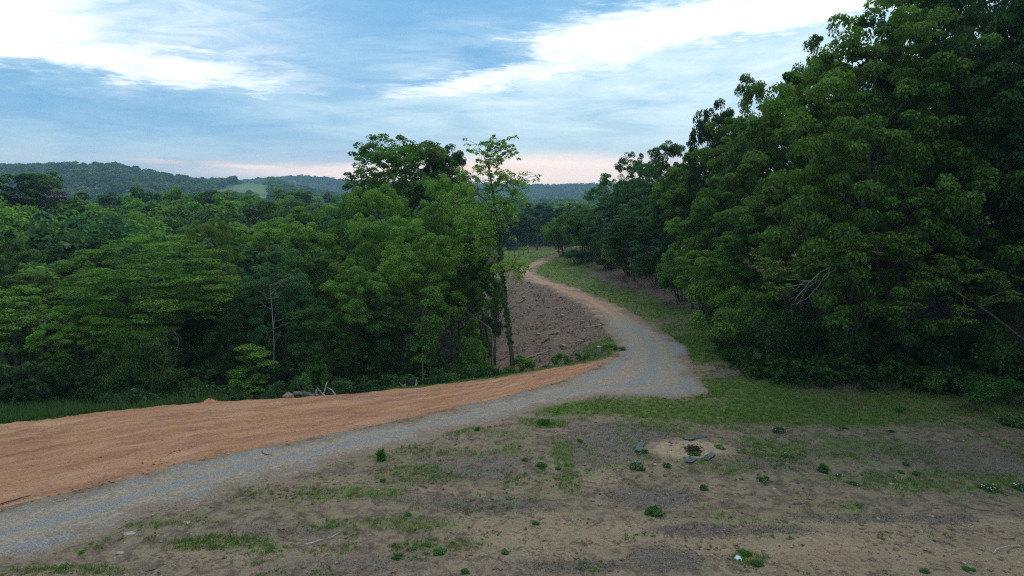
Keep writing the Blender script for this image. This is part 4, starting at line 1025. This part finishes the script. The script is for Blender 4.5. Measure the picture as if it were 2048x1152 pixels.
# ------------------------------------------------------------------ things on the ground
def on(p, dz=0.0):
    """height of the drawn ground"""
    x, y = np.array([p[0]]), np.array([p[1]])
    return float(terrain(x, y)[0]+(lump(x, y)[0] if not (inpoly(road_poly, x, y)[0] or inpoly(strip_poly, x, y)[0]) else .03))+dz
def weed(px, py, hw, hh, label, mat='weed', n=22, per=34, size=None, name='weed', flowers=0, flatz=.6, lv=None, cat='weed', group='weeds on the bare lawn'):
    r = np.random.default_rng(px*3+py); p = flat(px, py); k = p[1]/F
    R = hw*k*.95; H = max(hh*k*.75, .04); foot = np.array((p[0], p[1], on(p)-.02))
    C = np.c_[r.uniform(-1, 1, n), r.uniform(-1, 1, n), r.random(n)]; C[:, :2] *= (R*.75*np.sqrt(np.clip(1-C[:, 2]**2*.6, .1, 1)))[:, None]*.8; C[:, 2] *= H*.7
    C[:, 2] += .02
    V, Fa, ti = leaves(r, C, np.full(n, max(.05, min(R, H)*.45)), per, size or max(.035, R*.20), flatz, **(dict(upb=.6, outb=.5, jit=.5, droop=.2, wl=.5) | (lv or {})))
    me = mesh_np(name, V, Fa, M[mat], {'tint': ti})
    if not flowers:
        o = link(name, me); o.location = foot; return tag(o, label, cat, group)
    root = bpy.data.objects.new(name, None); col.objects.link(root); root.location = foot; tag(root, label, cat, group); link('foliage', me, root)
    C = np.c_[r.uniform(-1, 1, flowers)*R*.8, r.uniform(-1, 1, flowers)*R*.7, r.uniform(.4, .95, flowers)*H+.01]
    V, Fa, ti = leaves(r, C, np.full(flowers, .018), 4, .022, 1, wl=1)
    o = link('flowers', mesh_np('flowers', V, Fa, M['flower'], {'tint': ti}), root); o['kind'] = 'stuff'; return root
weed(762, 920, 10, 30, 'upright dark green leafy plant beside the near edge of the gravel road', n=9, per=16, size=.30, lv=dict(upb=.1, outb=.5, droop=-.9, wl=.22), name='tall_weed', group=None)
weed(1083, 932, 16, 16, 'bright leafy weed left of the bare patch, the biggest in the lawn middle')
weed(1050, 922, 9, 10, 'small weed just left of the biggest middle weed')
weed(1116, 936, 6, 6, 'tiny weed just right of the biggest middle weed')
weed(1305, 1022, 28, 16, 'wide low bright green weed mat in the middle foreground', n=26, flatz=.35)
weed(1273, 938, 22, 16, 'white flowering clover clump left below the bare dirt patch', flowers=26, name='clover_clump', mat='grass_dark', n=22)
weed(1335, 935, 14, 10, 'small clover clump below the bare dirt patch', flowers=8, name='clover_clump', mat='grass_dark')
weed(1559, 866, 19, 16, 'white flowering clover clump up on the lawn right of the bare patch', flowers=34, name='clover_clump', mat='grass_dark', n=22)
weed(1573, 915, 20, 9, 'flat dark clover mat right of the dark liner pieces', name='clover_clump', mat='grass_dark', n=20, flowers=6, flatz=.4)
weed(1645, 940, 14, 20, 'bright upright weed right of the flat dark clover mat', n=14, per=30, size=.14, lv=dict(upb=.3, droop=-.6, wl=.3))
weed(1527, 962, 23, 12, 'low flowering clover clump below the flat dark clover mat', flowers=14, name='clover_clump', mat='grass_dark', n=22, flatz=.4)
weed(1680, 948, 13, 8, 'pale clover clump beside the bright upright weed', flowers=14, name='clover_clump', mat='grass_dark')
weed(1705, 970, 16, 10, 'dark clover clump below the pale one', name='clover_clump', mat='grass_dark', flowers=3)
weed(1408, 980, 15, 11, 'pale flowering clump in the middle foreground above the wide weed mat', flowers=8, name='clover_clump', mat='grass_dark')
weed(1835, 948, 13, 10, 'dark round weed on the right side of the lawn')
weed(1802, 945, 8, 7, 'small low weed left of the dark round one')
weed(1812, 930, 8, 7, 'small weed above the dark round one')
weed(1978, 980, 24, 16, 'white flowering clover clump near the right edge', flowers=34, name='clover_clump', mat='grass_dark', n=24)
weed(2040, 980, 18, 18, 'white flowering clover clump cut by the right edge', flowers=30, name='clover_clump', mat='grass_dark', n=24)
weed(2030, 850, 40, 30, 'dark flowering clump under the wood edge at the far right', flowers=40, name='clover_clump', mat='grass_dark', n=40)
weed(1783, 862, 10, 6, 'dark little clump on the upper right of the lawn', name='clover_clump', mat='grass_dark')
weed(1688, 862, 11, 7, 'dark flat clump in the bare streak of the upper lawn', name='clover_clump', mat='grass_dark')
weed(1388, 910, 20, 10, 'green tuft between the root clump and the dark liners', mat='grass', n=22, name='grass_tuft', cat='grass tuft')
weed(1440, 895, 20, 10, 'yellow green tuft at the right end of the bare patch', mat='grass', n=22, name='grass_tuft', cat='grass tuft')
weed(1490, 1105, 20, 10, 'bright weed beside the pale plastic lump')
weed(1514, 1127, 16, 14, 'bright leafy weed at the bottom right of the pale plastic lump')
weed(1850, 1143, 13, 11, 'dark small weed on the tan soil near the bottom edge')
weed(1938, 1140, 19, 11, 'dark wide weed on the tan soil near the bottom right')
weed(880, 1100, 20, 14, 'leafy weed low in the middle foreground, left of the bare soil')
weed(795, 1112, 18, 13, 'dark leafy weed near the bottom left of the middle')
weed(815, 1032, 10, 9, 'small weed in the left foreground above the pair of bottom weeds')
weed(1072, 1048, 9, 9, 'small dark weed in the bare soil of the middle foreground')
weed(766, 960, 7, 8, 'small weed below the upright plant by the road')
weed(930, 1143, 14, 10, 'leafy weed at the bottom edge left of the middle')
weed(1010, 1106, 10, 8, 'small weed in the bare soil near the bottom middle')
weed(1088, 845, 24, 10, 'clump of taller grass at the lawn tip beside the gravel', n=26, mat='weed', name='grass_tuft', cat='grass tuft')
weed(955, 862, 8, 9, 'little upright weed at the gravel edge')
weed(1160, 880, 9, 7, 'small weed in the purple mulch above the bare patch')
weed(1290, 905, 10, 12, 'weed growing at the left liner piece')
weed(1800, 822, 14, 20, 'young upright plant at the wood edge behind the lawn', n=16)
weed(850, 1088, 0.1+9, 7, 'tiny weed left above the low middle weed')

# dark liner pieces round the bare patch
def liner(pxs, label, curl=.05, seed=0):
    r = np.random.default_rng(seed+3); q = np.array([flat(*p) for p in pxs]); n, m = 10, 7
    u, v = np.meshgrid(np.linspace(0, 1, n), np.linspace(0, 1, m))
    P = (q[0]*((1-u)*(1-v))[..., None]+q[1]*(u*(1-v))[..., None]+q[2]*(u*v)[..., None]+q[3]*((1-u)*v)[..., None])
    P += (np.stack((fbm(u*4, v*4, seed), fbm(u*4+9, v*4, seed+1)), -1)-.5)*.10
    z = np.array([[on(P[i, j]) for j in range(n)] for i in range(m)])
    z = z.max()*.5+z*.5+.02+(fbm(u*3, v*3, seed+7)-.4)*.09+curl*np.abs(u-.5)**2
    top = np.dstack((P, z)).reshape(-1, 3); bot = top-(0, 0, .012); k = n*m; i = np.arange(k).reshape(m, n)
    F1 = np.c_[i[:-1, :-1].ravel(), i[:-1, 1:].ravel(), i[1:, 1:].ravel(), i[1:, :-1].ravel()]
    ring = list(i[0])+list(i[1:, -1])+list(i[-1, :-1][::-1])+list(i[1:-1, 0][::-1])
    F2 = [(a, b, b+k, a+k) for a, b in zip(ring, ring[1:]+ring[:1])]
    o = link('liner_sheet', mesh_np('liner_sheet', np.r_[top, bot], np.r_[F1, F1[:, ::-1]+k, F2], M['plastic'], smooth=False)); tag(o, label, 'plastic sheet', 'dark liner pieces round the bare patch')
liner([(1366, 880), (1402, 872), (1419, 874), (1380, 884)], 'long dark liner piece at the back edge of the bare patch', seed=1)
liner([(1269, 902), (1275, 888), (1288, 888), (1284, 902)], 'dark liner piece standing at the left end of the bare patch', seed=2)
liner([(1368, 925), (1378, 918), (1393, 921), (1384, 928)], 'left one of the two liner pieces in front of the bare patch', seed=3)
liner([(1402, 922), (1420, 910), (1431, 913), (1418, 926)], 'right one of the two liner pieces in front of the bare patch', seed=4)
# root clump in the bare patch
r = np.random.default_rng(3); c = flat(1387, 903); t = Tubes()
for k in range(90):
    a = r.uniform(0, 6.28); R_ = r.uniform(.05, .24); b = np.array((math.cos(a)*R_*1.3, math.sin(a)*R_, r.uniform(.02, .20)))
    t.add(curve(b, b+r.normal(0, .09, 3)*(1.2, 1, .8), 4, wob=.02, r=r), [.016, .014, .01, .004], 4, cap=False)
V, Fa, ti = leaves(r, np.array([(0, 0, .04), (.1, .02, .05), (-.1, 0, .04), (0, .05, .08)]), np.array([.14, .12, .12, .11]), 260, .05, .8)
root = bpy.data.objects.new('root_clump', None); col.objects.link(root); root.location = (*c, on(c)); tag(root, 'rust brown clump of dead roots in the middle of the bare dirt patch', 'root clump')
link('root', t.mesh('root', M['rust']), root); link('soil_crumb', mesh_np('soil_crumb', V, Fa, M['rust'], {'tint': ti}), root)

def rock(px, py, wpx, label, mat='stone', name='rock', h=.5, seed=0, cat='rock', group=None, p=None, elong=1.0, rotz=0):
    r = np.random.default_rng(seed+px); p = flat(px, py) if p is None else p; R = wpx*p[1]/F/2
    import bmesh
    bm = bmesh.new(); bmesh.ops.create_icosphere(bm, subdivisions=2, radius=1)
    for v in bm.verts:
        n = r.uniform(.78, 1.15); v.co = Vector((v.co.x*n*R*elong, v.co.y*n*R, v.co.z*n*R*h))
    me = bpy.data.meshes.new(name); bm.to_mesh(me); bm.free(); me.materials.append(M[mat])
    o = link(name, me); z = on(p) if len(p) < 3 else p[2]; o.location = (p[0], p[1], z+R*h*.35); o.rotation_euler = (0, 0, rotz); return tag(o, label, cat, group)
rock(1475, 1117, 17, 'pale bluish plastic lump beside the bright weeds at the bottom', 'pale_plastic', 'plastic_lump', .7, cat='plastic lump')
rock(1782, 968, 9, 'flat pale stone on the right side of the lawn', h=.35, elong=1.6)
rock(1548, 975, 9, 'small pale stone below the flowering clover of the middle lawn', h=.4)
rock(1860, 1033, 11, 'flat whitish stone in the grey mulch at the right', h=.2, elong=1.4)
rock(1755, 1038, 9, 'rounded stone on tan soil in the right foreground', h=.7)
rock(1928, 1125, 8, 'small pale stone above the dark wide weed', h=.6)
rock(375, 1046, 15, 'flat grey stone at the lower left beside the gravel road', h=.2, elong=1.5)
rock(258, 1066, 16, 'flat pale stone slab at the lower left, nearest the gravel edge', h=.18, elong=1.6)
rock(240, 1100, 12, 'small tilted grey stone low on the left', h=.4, elong=1.5)
rock(1310, 931, 8, 'pale pebble below the bare patch', h=.4)
rock(24, 890, 12, 'pale stone half buried in the red dirt at the left edge', h=.4, elong=1.5)
rock(92, 926, 9, 'brown stone in the red dirt at the left', h=.6)
rock(432, 866, 7, 'small pale stone in the middle of the red dirt', h=.5)
p = hit(573, 801); rock(573, 801, 26, 'pale jagged boulder on the rim left of the charred logs', 'clod', 'boulder', .9, p=(p[0], p[1]+.3, p[2]-.05))
# small heap of red earth on the rim
def mound():
    r = np.random.default_rng(8); c = np.array(flat(415, 807)); n = 22; u, v = np.meshgrid(np.linspace(-1, 1, n), np.linspace(-1, 1, n)); rr = np.sqrt(u*u+v*v)
    h = np.clip(1-rr, 0, 1)**1.0*.26*(.6+.8*fbm(u*3, v*3, 3))-.06; X = c[0]+u*.75; Y = c[1]+.2+v*.5
    Z = terrain(X, Y)+h; i = np.arange(n*n).reshape(n, n)
    Fa = np.c_[i[:-1, :-1].ravel(), i[:-1, 1:].ravel(), i[1:, 1:].ravel(), i[1:, :-1].ravel()]
    tag(link('earth_mound', mesh_np('earth_mound', np.c_[X.ravel(), Y.ravel(), Z.ravel()], Fa, M['dirt_red'], smooth=True)), 'small heap of red earth on the rim in front of the vine tangle', 'earth mound')
mound()

def log_obj(a, b, ra, rb, label, mat='wood_pale', name='log', cat='log', group=None, mid=None, twigs=0, seed=0):
    r = np.random.default_rng(seed+5); a = np.array(a, float); b = np.array(b, float); t = Tubes()
    c = curve(a, b, 9, bend=mid, wob=np.linalg.norm(b-a)*.012, r=r); t.add(c-a, np.linspace(ra, rb, 9)*r.uniform(.85, 1.12, 9), 8)
    for k in range(twigs):
        i = r.integers(3, 9); d = nrm(r.normal(size=3)+(0, 0, .6)); t.add(curve(c[i]-a, c[i]-a+d*r.uniform(.3, .9), 4, wob=.05, r=r), rb*np.array((.7, .55, .4, .15)), 5)
    o = link(name, t.mesh(name, M[mat])); o.location = a; return tag(o, label, cat, group)
def G(px, py, dz=0.0):
    p = hit(px, py); p[2] += dz; return p
# charred pile on the rim
R_ = lambda px, py, Y: unproj(px, py, Y-2.0)
log_obj(R_(588, 786, 33.4), R_(640, 796, 33.2), .09, .16, 'long weathered log slanting down at the left end of the charred pile', 'bark_grey', mid=(0, 0, .1), twigs=3)
log_obj(R_(604, 797, 33.1), R_(668, 800, 33.0), .16, .13, 'thick charred log along the front of the pile', 'wood_dark')
log_obj(R_(640, 800, 33.4), R_(697, 795, 33.6), .17, .15, 'thick black log at the right end of the pile', 'wood_dark', seed=2)
log_obj(R_(645, 800, 32.9), R_(673, 798, 32.9), .04, .02, 'grey barkless stick lying across the charred pile', 'bark_grey', twigs=3, seed=3)
log_obj(R_(671, 793, 33.3), R_(655, 775, 33.4), .045, .02, 'pale bent branch standing up from the charred pile', 'wood_pale', mid=(.15, 0, .05), twigs=0, seed=4)
log_obj(R_(618, 797, 33.3), R_(605, 783, 33.2), .06, .03, 'short grey branch sticking up from the left of the pile', 'bark_grey', twigs=4, seed=5)
log_obj(R_(650, 798, 33.2), R_(643, 788, 33.2), .11, .07, 'broken grey stub in the middle of the charred pile', 'wood_pale', twigs=3, seed=6)
log_obj(R_(804, 783, 34.6), R_(811, 768, 34.6), .10, .035, 'white forked dead branch, left of the two on the rim', 'wood_pale', name='dead_branch', cat='dead branch', twigs=0, seed=7)
log_obj(R_(807, 774, 34.6), R_(792, 759, 34.6), .04, .02, 'thin white prong leaning left on the forked dead branch', 'wood_pale', name='dead_branch', cat='dead branch', seed=8)
log_obj(R_(827, 780, 34.8), R_(833, 759, 34.8), .09, .035, 'white curved dead branch, right of the two on the rim', 'wood_pale', name='dead_branch', cat='dead branch', mid=(.12, 0, 0), seed=9)
r = np.random.default_rng(12); t = Tubes(); b0 = R_(816, 781, 35.0)
for k in range(46):
    t.add(curve((r.uniform(-.3, .3), r.uniform(-.1, .1), 0), (r.uniform(-.45, .45), r.uniform(-.2, .2), r.uniform(.35, .75)), 4, wob=.03, r=r), [.010, .008, .006, .003], 3, cap=False)
o = link('dry_brush', t.mesh('dry_brush', M['bark_grey'])); o.location = b0; tag(o, 'dry upright twigs between the two white dead branches', 'dry brush')
# cleared slope: stumps and logs
def stump(px, py, wpx, hpx, label, tilt=0.0, seed=0):
    p = G(px, py); k = p[1]/F; R = wpx*k/2; H = hpx*k; r = np.random.default_rng(seed)
    root = bpy.data.objects.new('tree_stump', None); col.objects.link(root); root.location = p; root.rotation_euler = (tilt, tilt*.5, 0); tag(root, label, 'tree stump', 'stumps on the cleared slope')
    t = Tubes(); t.add([(0, 0, -.25), (0, 0, .02), (0, 0, H*.6), (0, 0, H)], [R*1.5, R*1.25, R*.95, R], 10, cap=False)
    for a in np.arange(5)*1.26+r.random(): t.add([(math.cos(a)*R*.8, math.sin(a)*R*.8, .12), (math.cos(a)*R*1.7, math.sin(a)*R*1.7, -.05)], [R*.35, R*.15], 5)
    link('bark', t.mesh('bark', M['bark_grey'], False), root)
    u = Tubes(); u.add([(0, 0, H-.02), (0, 0, H+.012)], [R*.97, R*.93], 10); link('cut_face', u.mesh('cut_face', M['wood_cut'], False), root)
stump(1198, 706, 11, 13, 'freshly cut stump nearest the gravel bend, on the rim')
stump(1128, 697, 9, 7, 'low pale stump above the weeds at the slope foot', .1, 1)
stump(1165, 646, 6, 4, 'small stump below the road on the upper slope', .1, 2)
stump(1047, 600, 7, 7, 'stump at the top left of the slope', .2, 3)
stump(1125, 634, 7, 4, 'low stump in the middle of the slope', .15, 4)
stump(1077, 672, 8, 5, 'dark low stump right of the ivy covered trunk', .1, 5)
stump(1117, 668, 6, 4, 'small stump among weeds in the middle of the slope', .1, 6)
log_obj(G(1043, 724, .1), G(1096, 705, .1), .07, .05, 'long pale pole lying at the slope foot right of the ivy covered trunk', 'wood_cut')
log_obj(G(1036, 607, .05), G(1052, 599, .08), .06, .09, 'pale split log at the top left of the slope', 'wood_cut', seed=11)
log_obj(G(1052, 610, .05), G(1062, 615, .05), .04, .03, 'short stick below the top left stump', 'wood_pale', seed=12)
log_obj(G(1073, 603, .05), G(1080, 591, .25), .12, .05, 'grey uprooted stub with short twigs near the top of the slope', 'bark_grey', seed=13, twigs=7)
log_obj(G(1087, 606, .0), G(1088, 592, .3), .03, .02, 'thin dark stick standing upright near the top of the slope', 'bark', name='stick', cat='stick', seed=14)
log_obj(G(1168, 658, .05), G(1202, 652, .05), .05, .09, 'pale flat slab of wood below the road', 'wood_cut', seed=15)
log_obj(G(1084, 687, .05), G(1098, 678, .05), .05, .04, 'dark rotten log in the middle of the slope', 'wood_dark', seed=16)
log_obj(G(1098, 672, .05), G(1112, 670, .05), .08, .07, 'short black log left of the small middle stump', 'wood_dark', seed=17)
log_obj(G(1048, 690, .05), G(1068, 688, .05), .06, .05, 'dark log low on the slope right of the ivy covered trunk', 'wood_dark', seed=18)
log_obj(G(1150, 685, .05), G(1166, 684, .05), .05, .07, 'short pale log near the rim left of the cut stump', 'wood_cut', seed=19)
log_obj(G(1165, 681, .05), G(1172, 676, .05), .05, .05, 'short brown log above the rim, right of the short pale one', 'bark_grey', seed=20)
# sticks on the lawn
def fg(px, py, dz=.03): p = flat(px, py); return (p[0], p[1], on(p)+dz)
log_obj(fg(608, 1087), fg(682, 1066), .018, .010, 'long pale bent stick lying in the left foreground', 'wood_pale', name='stick', cat='stick', mid=(.1, -.25, .05), seed=21)
log_obj(fg(352, 1072), fg(350, 1080), .015, .01, 'short dark stick low on the left', 'bark', name='stick', cat='stick', seed=22)
log_obj(fg(0, 1012), fg(62, 994), .02, .012, 'thin dark stick on the red dirt at the left edge', 'bark', name='stick', cat='stick', seed=23)
log_obj(fg(525, 905), fg(545, 913), .012, .01, 'dark twig on the gravel beside the red dirt', 'bark', name='stick', cat='stick', mid=(-.2, -.1, 0), seed=24)
log_obj(fg(1985, 1112), fg(2040, 1100), .012, .008, 'thin pale stick on the tan soil near the bottom right', 'wood_pale', name='stick', cat='stick', mid=(-.1, .2, 0), seed=25)

# meadow fence -------------------------------------------------------------
root = bpy.data.objects.new('wire_fence', None); col.objects.link(root); q0 = G(1029, 516); root.location = q0; tag(root, 'thin wire fence with dark posts across the far meadow', 'fence')
tops = []; pm = None
for px, py in ((1018, 519), (1029, 516), (1038, 513), (1047, 510), (1057, 506), (1072, 502), (1081, 498), (1090, 494)):
    p = G(px, py)-q0
    if pm is None:
        t = Tubes(); t.add([(0, 0, -.3), (0, 0, 1.25)], [.06, .05], 6); pm = t.mesh('post', M['post'])
    o = link('post', pm, root); o.location = p; tops.append(p)
for h in (.5, 1.1):
    t = Tubes(); t.add(np.array(tops)+(0, 0, h), [.006]*len(tops), 3); link('wire', t.mesh('wire', M['post']), root)

# ------------------------------------------------------------------ ground cover
def scatter(n, x0, x1, y0, y1, r, power=1.0):
    y = y0*(y1/y0)**(r.random(n)**power); x = r.uniform(-1, 1, n); return x*(y*.80+1), y
def zoff(x, y):
    ins = inpoly(road_poly, x, y) | inpoly(strip_poly, x, y)
    return terrain(x, y)+np.where(ins, .02, lump(x, y)), ins
def grass(name, n, cond, h, wdt, mat, label, y0=11, y1=60, blades=5, seed=1, leanf=.5):
    r = np.random.default_rng(seed); x, y = scatter(n, 0, 0, y0, y1, r); Rr, Gg, Bb, Aa, Ss = masks(x, y); z, ins = zoff(x, y)
    k = cond(x, y, Rr, Gg, Bb, Aa, Ss, r) & ~ins; x, y, z = x[k], y[k], z[k]; n = len(x)
    N = n*blades; X = np.repeat(x, blades)+r.normal(0, .05, N); Y = np.repeat(y, blades)+r.normal(0, .05, N); Zz = np.repeat(z, blades)-.01
    hh = h*r.uniform(.4, 1.2, N)*np.repeat(r.uniform(.6, 1.3, n), blades); a = r.uniform(0, 6.28, N); ww = wdt*(.7+.6*r.random(N))*(1+np.maximum(Y-20, 0)/45)
    b = r.uniform(0, 6.28, N); ln = hh*leanf*r.random(N)
    V = np.empty((N, 3, 3)); V[:, 0] = np.c_[X-np.cos(a)*ww, Y-np.sin(a)*ww, Zz]; V[:, 1] = np.c_[X+np.cos(a)*ww, Y+np.sin(a)*ww, Zz]; V[:, 2] = np.c_[X+np.cos(b)*ln, Y+np.sin(b)*ln, Zz+hh]
    ti = np.repeat(np.repeat(fbm(x/1.5, y/1.5, 6, 2), blades)*.7+r.random(N)*.35, 3)
    o = link(name, mesh_np(name, V.reshape(-1, 3), np.arange(3*N).reshape(N, 3), M[mat], {'tint': ti})); tag(o, label, 'ground cover', kind='stuff'); print(name, N)
grass('grass', 220000, lambda x, y, R, G_, B, A, S, r: (R > .26+.4*r.random(len(x))) & (A < .5) & (y < 43), .10, .010, 'grass', 'thin patches of short green grass on the worn lawn')
grass('verge_grass', 150000, lambda x, y, R, G_, B, A, S, r: (R > .40+.3*r.random(len(x))) & (A < .6), .11, .012, 'grass', 'taller green grass on the road verge and the far meadow', 38, 125, 4, 2)
grass('meadow_grass', 60000, lambda x, y, R, G_, B, A, S, r: (x < -13) & (y < 45) & (A < .8) & (sdist(rim, x, y) > .1), .40, .02, 'grass_dark', 'long grass beyond the red dirt at the left edge', 24, 45, 5, 3)
grass('dead_straw', 260000, lambda x, y, R, G_, B, A, S, r: (B > .22+.35*r.random(len(x))) & (y < 36), .05, .010, 'straw', 'dead greyish straw lying in patches on the lawn', blades=4, seed=4, leanf=2.2)
grass('slope_litter', 60000, lambda x, y, R, G_, B, A, S, r: (S > .5) & (A < .5), .07, .025, 'straw', 'chipped twigs and dead leaves on the cleared slope', 36, 80, 3, 5, 2.5)

def stones(name, n, cond, s0, s1, mat, label, y0=11, y1=40, seed=1, hz=.6):
    r = np.random.default_rng(seed); x, y = scatter(n, 0, 0, y0, y1, r); m = masks(x, y); z, ins = zoff(x, y); k = cond(x, y, *m, r, ins); x, y, z = x[k], y[k], z[k]; n = len(x)
    base = np.array([(1, 0, 0), (0, 1, 0), (-1, 0, 0), (0, -1, 0), (0, 0, 1), (0, 0, -1.)]); Fb = np.array([(0, 1, 4), (1, 2, 4), (2, 3, 4), (3, 0, 4), (1, 0, 5), (2, 1, 5), (3, 2, 5), (0, 3, 5)])
    s = s0*(s1/s0)**(r.random(n)**2.2); V = base[None]*r.uniform(.6, 1.3, (n, 6, 1))*s[:, None, None]*np.array((1, 1, hz)); a = r.uniform(0, 6.28, n)
    X = V[..., 0]*np.cos(a)[:, None]-V[..., 1]*np.sin(a)[:, None]; Y = V[..., 0]*np.sin(a)[:, None]+V[..., 1]*np.cos(a)[:, None]
    V = np.stack((X+x[:, None], Y+y[:, None], V[..., 2]+(z+s*.15)[:, None]), -1)
    Fa = (np.arange(n)*6)[:, None, None]+Fb[None]
    o = link(name, mesh_np(name, V.reshape(-1, 3), Fa.reshape(-1, 3), M[mat])); tag(o, label, 'loose stones' if mat != 'clod' else 'earth clods', kind='stuff'); print(name, n)
stones('pebbles', 34000, lambda x, y, R, G_, B, A, S, r, ins: ~ins & (r.random(len(x)) < .12+.5*G_) & (y < 34) & (A < .3), .008, .055, 'stone', 'pale pebbles strewn over the bare soil of the lawn')
stones('earth_clods', 30000, lambda x, y, R, G_, B, A, S, r, ins: ~ins & ((fbm(x/1.5, y/1.5, 88, 3)+r.normal(0, .08, len(x)) > .56)) & (R < .6) & (A < .3) & (y < 36), .012, .09, 'clod', 'dark crumbs and clods of earth on the lawn', seed=2)
stones('gravel', 90000, lambda x, y, R, G_, B, A, S, r, ins: (np.abs(x) < 60) & (inpoly(road_poly, x, y) | (np.minimum(np.abs(sdist(SG2, x, y)), np.abs(sdist(SG1, x, y))) < .8*r.random(len(x))**2)) & (y < 46) & (fbm(x/1.2, y/1.2, 99, 3)+r.normal(0, .1, len(x)) > .50), .010, .032, 'gravel', 'loose grey gravel stones on the road', 14, 46, 3)
stones('red_clods', 40000, lambda x, y, R, G_, B, A, S, r, ins: inpoly(strip_poly, x, y), .010, .075, 'dirt_red', 'crumbs of red earth on the dirt strip', 16, 40, 4)
stones('slope_clods', 16000, lambda x, y, R, G_, B, A, S, r, ins: ~ins & (S > .5), .03, .16, 'clod', 'clods and stones on the cleared slope', 37, 80, 5)

def low_weeds():
    r = np.random.default_rng(17); x, y = scatter(26000, 0, 0, 11, 42, r); Rr, Gg, Bb, Aa, Ss = masks(x, y); z, ins = zoff(x, y)
    k = ~ins & (Aa < .4) & (Rr*.6+fbm(x/.9, y/.9, 123, 3)+r.normal(0, .07, len(x)) > .86); x, y, z = x[k], y[k], z[k]
    V, Fa, ti = leaves(r, np.c_[x, y, z+.02], r.uniform(.03, .11, len(x)), 12, .05, .4, upb=.7, outb=.4)
    tag(link('low_weeds', mesh_np('low_weeds', V, Fa, M['grass'], {'tint': ti*.8})), 'small creeping leafy weeds spread through the thin grass of the lawn', 'ground cover', kind='stuff'); print('weeds', len(x))
low_weeds()
# undergrowth along the wood edges
def undergrowth(name, curve_pts, off, n, wid, h, mat, label, seed, per=40, size=.13):
    r = np.random.default_rng(seed); i = r.uniform(0, len(curve_pts)-1, n); a = curve_pts[i.astype(int)]; b = curve_pts[np.minimum(i.astype(int)+1, len(curve_pts)-1)]; p = a+(b-a)*(i % 1)[:, None]
    d = nrm(b-a+1e-9); nn = np.c_[-d[:, 1], d[:, 0]]; p = p+nn*(off*r.uniform(.0, wid, n))[:, None]
    z = terrain(p[:, 0], p[:, 1]); hh = h*r.random(n)*np.clip(.4+1.2*fbm(p[:, 0]/2, p[:, 1]/2, 7), 0, 1.4)
    V, Fa, ti = leaves(r, np.c_[p, z+hh], r.uniform(.2, .42, n), per, size, .6, upb=.6, outb=.4, jit=.5)
    tag(link(name, mesh_np(name, V, Fa, M[mat], {'tint': ti})), label, 'undergrowth', kind='stuff')
undergrowth('undergrowth', treeline[(treeline[:, 0] > 8) & (treeline[:, 1] < 60)], -1.0, 4200, 4.5, 1.25, 'leaf_dark', 'low leafy undergrowth along the edge of the right hand wood', 31, 28, .16)  # dark leaf colour paints in the shade along the wood's foot
rm = rim[(rim[:, 0] > -26) & (rim[:, 1] < 37.5) & (rim[:, 0] < 1)]
undergrowth('wood_edge_growth', rm[rm[:, 0] > -17.5]+np.array((-.6, 1.3)), 1.0, 1100, 4.0, 1.0, 'leaf_dark', 'low dark growth along the edge of the left hand wood', 32)

undergrowth('forest_undergrowth', rm+np.array((-1.6, 4.5)), 1.0, 2600, 11.0, 2.4, 'leaf_dark', 'dark undergrowth deep between the trunks of the left hand wood', 33, 24, .2)
# ------------------------------------------------------------------ air
def haze():
    me = bpy.data.meshes.new('haze'); X0, X1, Y0, Y1, Z0, Z1 = -2650, 2650, -350, 2700, -40, 110
    print('max z', max(float(v.co.z) for v in bpy.data.objects['ground'].data.vertices))
    me.from_pydata([(x, y, z) for x in (X0, X1) for y in (Y0, Y1) for z in (Z0, Z1)], [], [(0, 1, 3, 2), (4, 6, 7, 5), (0, 4, 5, 1), (2, 3, 7, 6), (0, 2, 6, 4), (1, 5, 7, 3)])
    m, t, out = new_mat('haze'); v = t.n.new('ShaderNodeVolumePrincipled'); v.inputs['Density'].default_value = HAZE; v.inputs['Color'].default_value = (.48, .74, 1, 1); v.inputs['Anisotropy'].default_value = .2
    t.l.new(v.outputs[0], out.inputs['Volume']); me.materials.append(m); tag(link('haze', me), kind='stuff')
HAZE = .00028
haze()
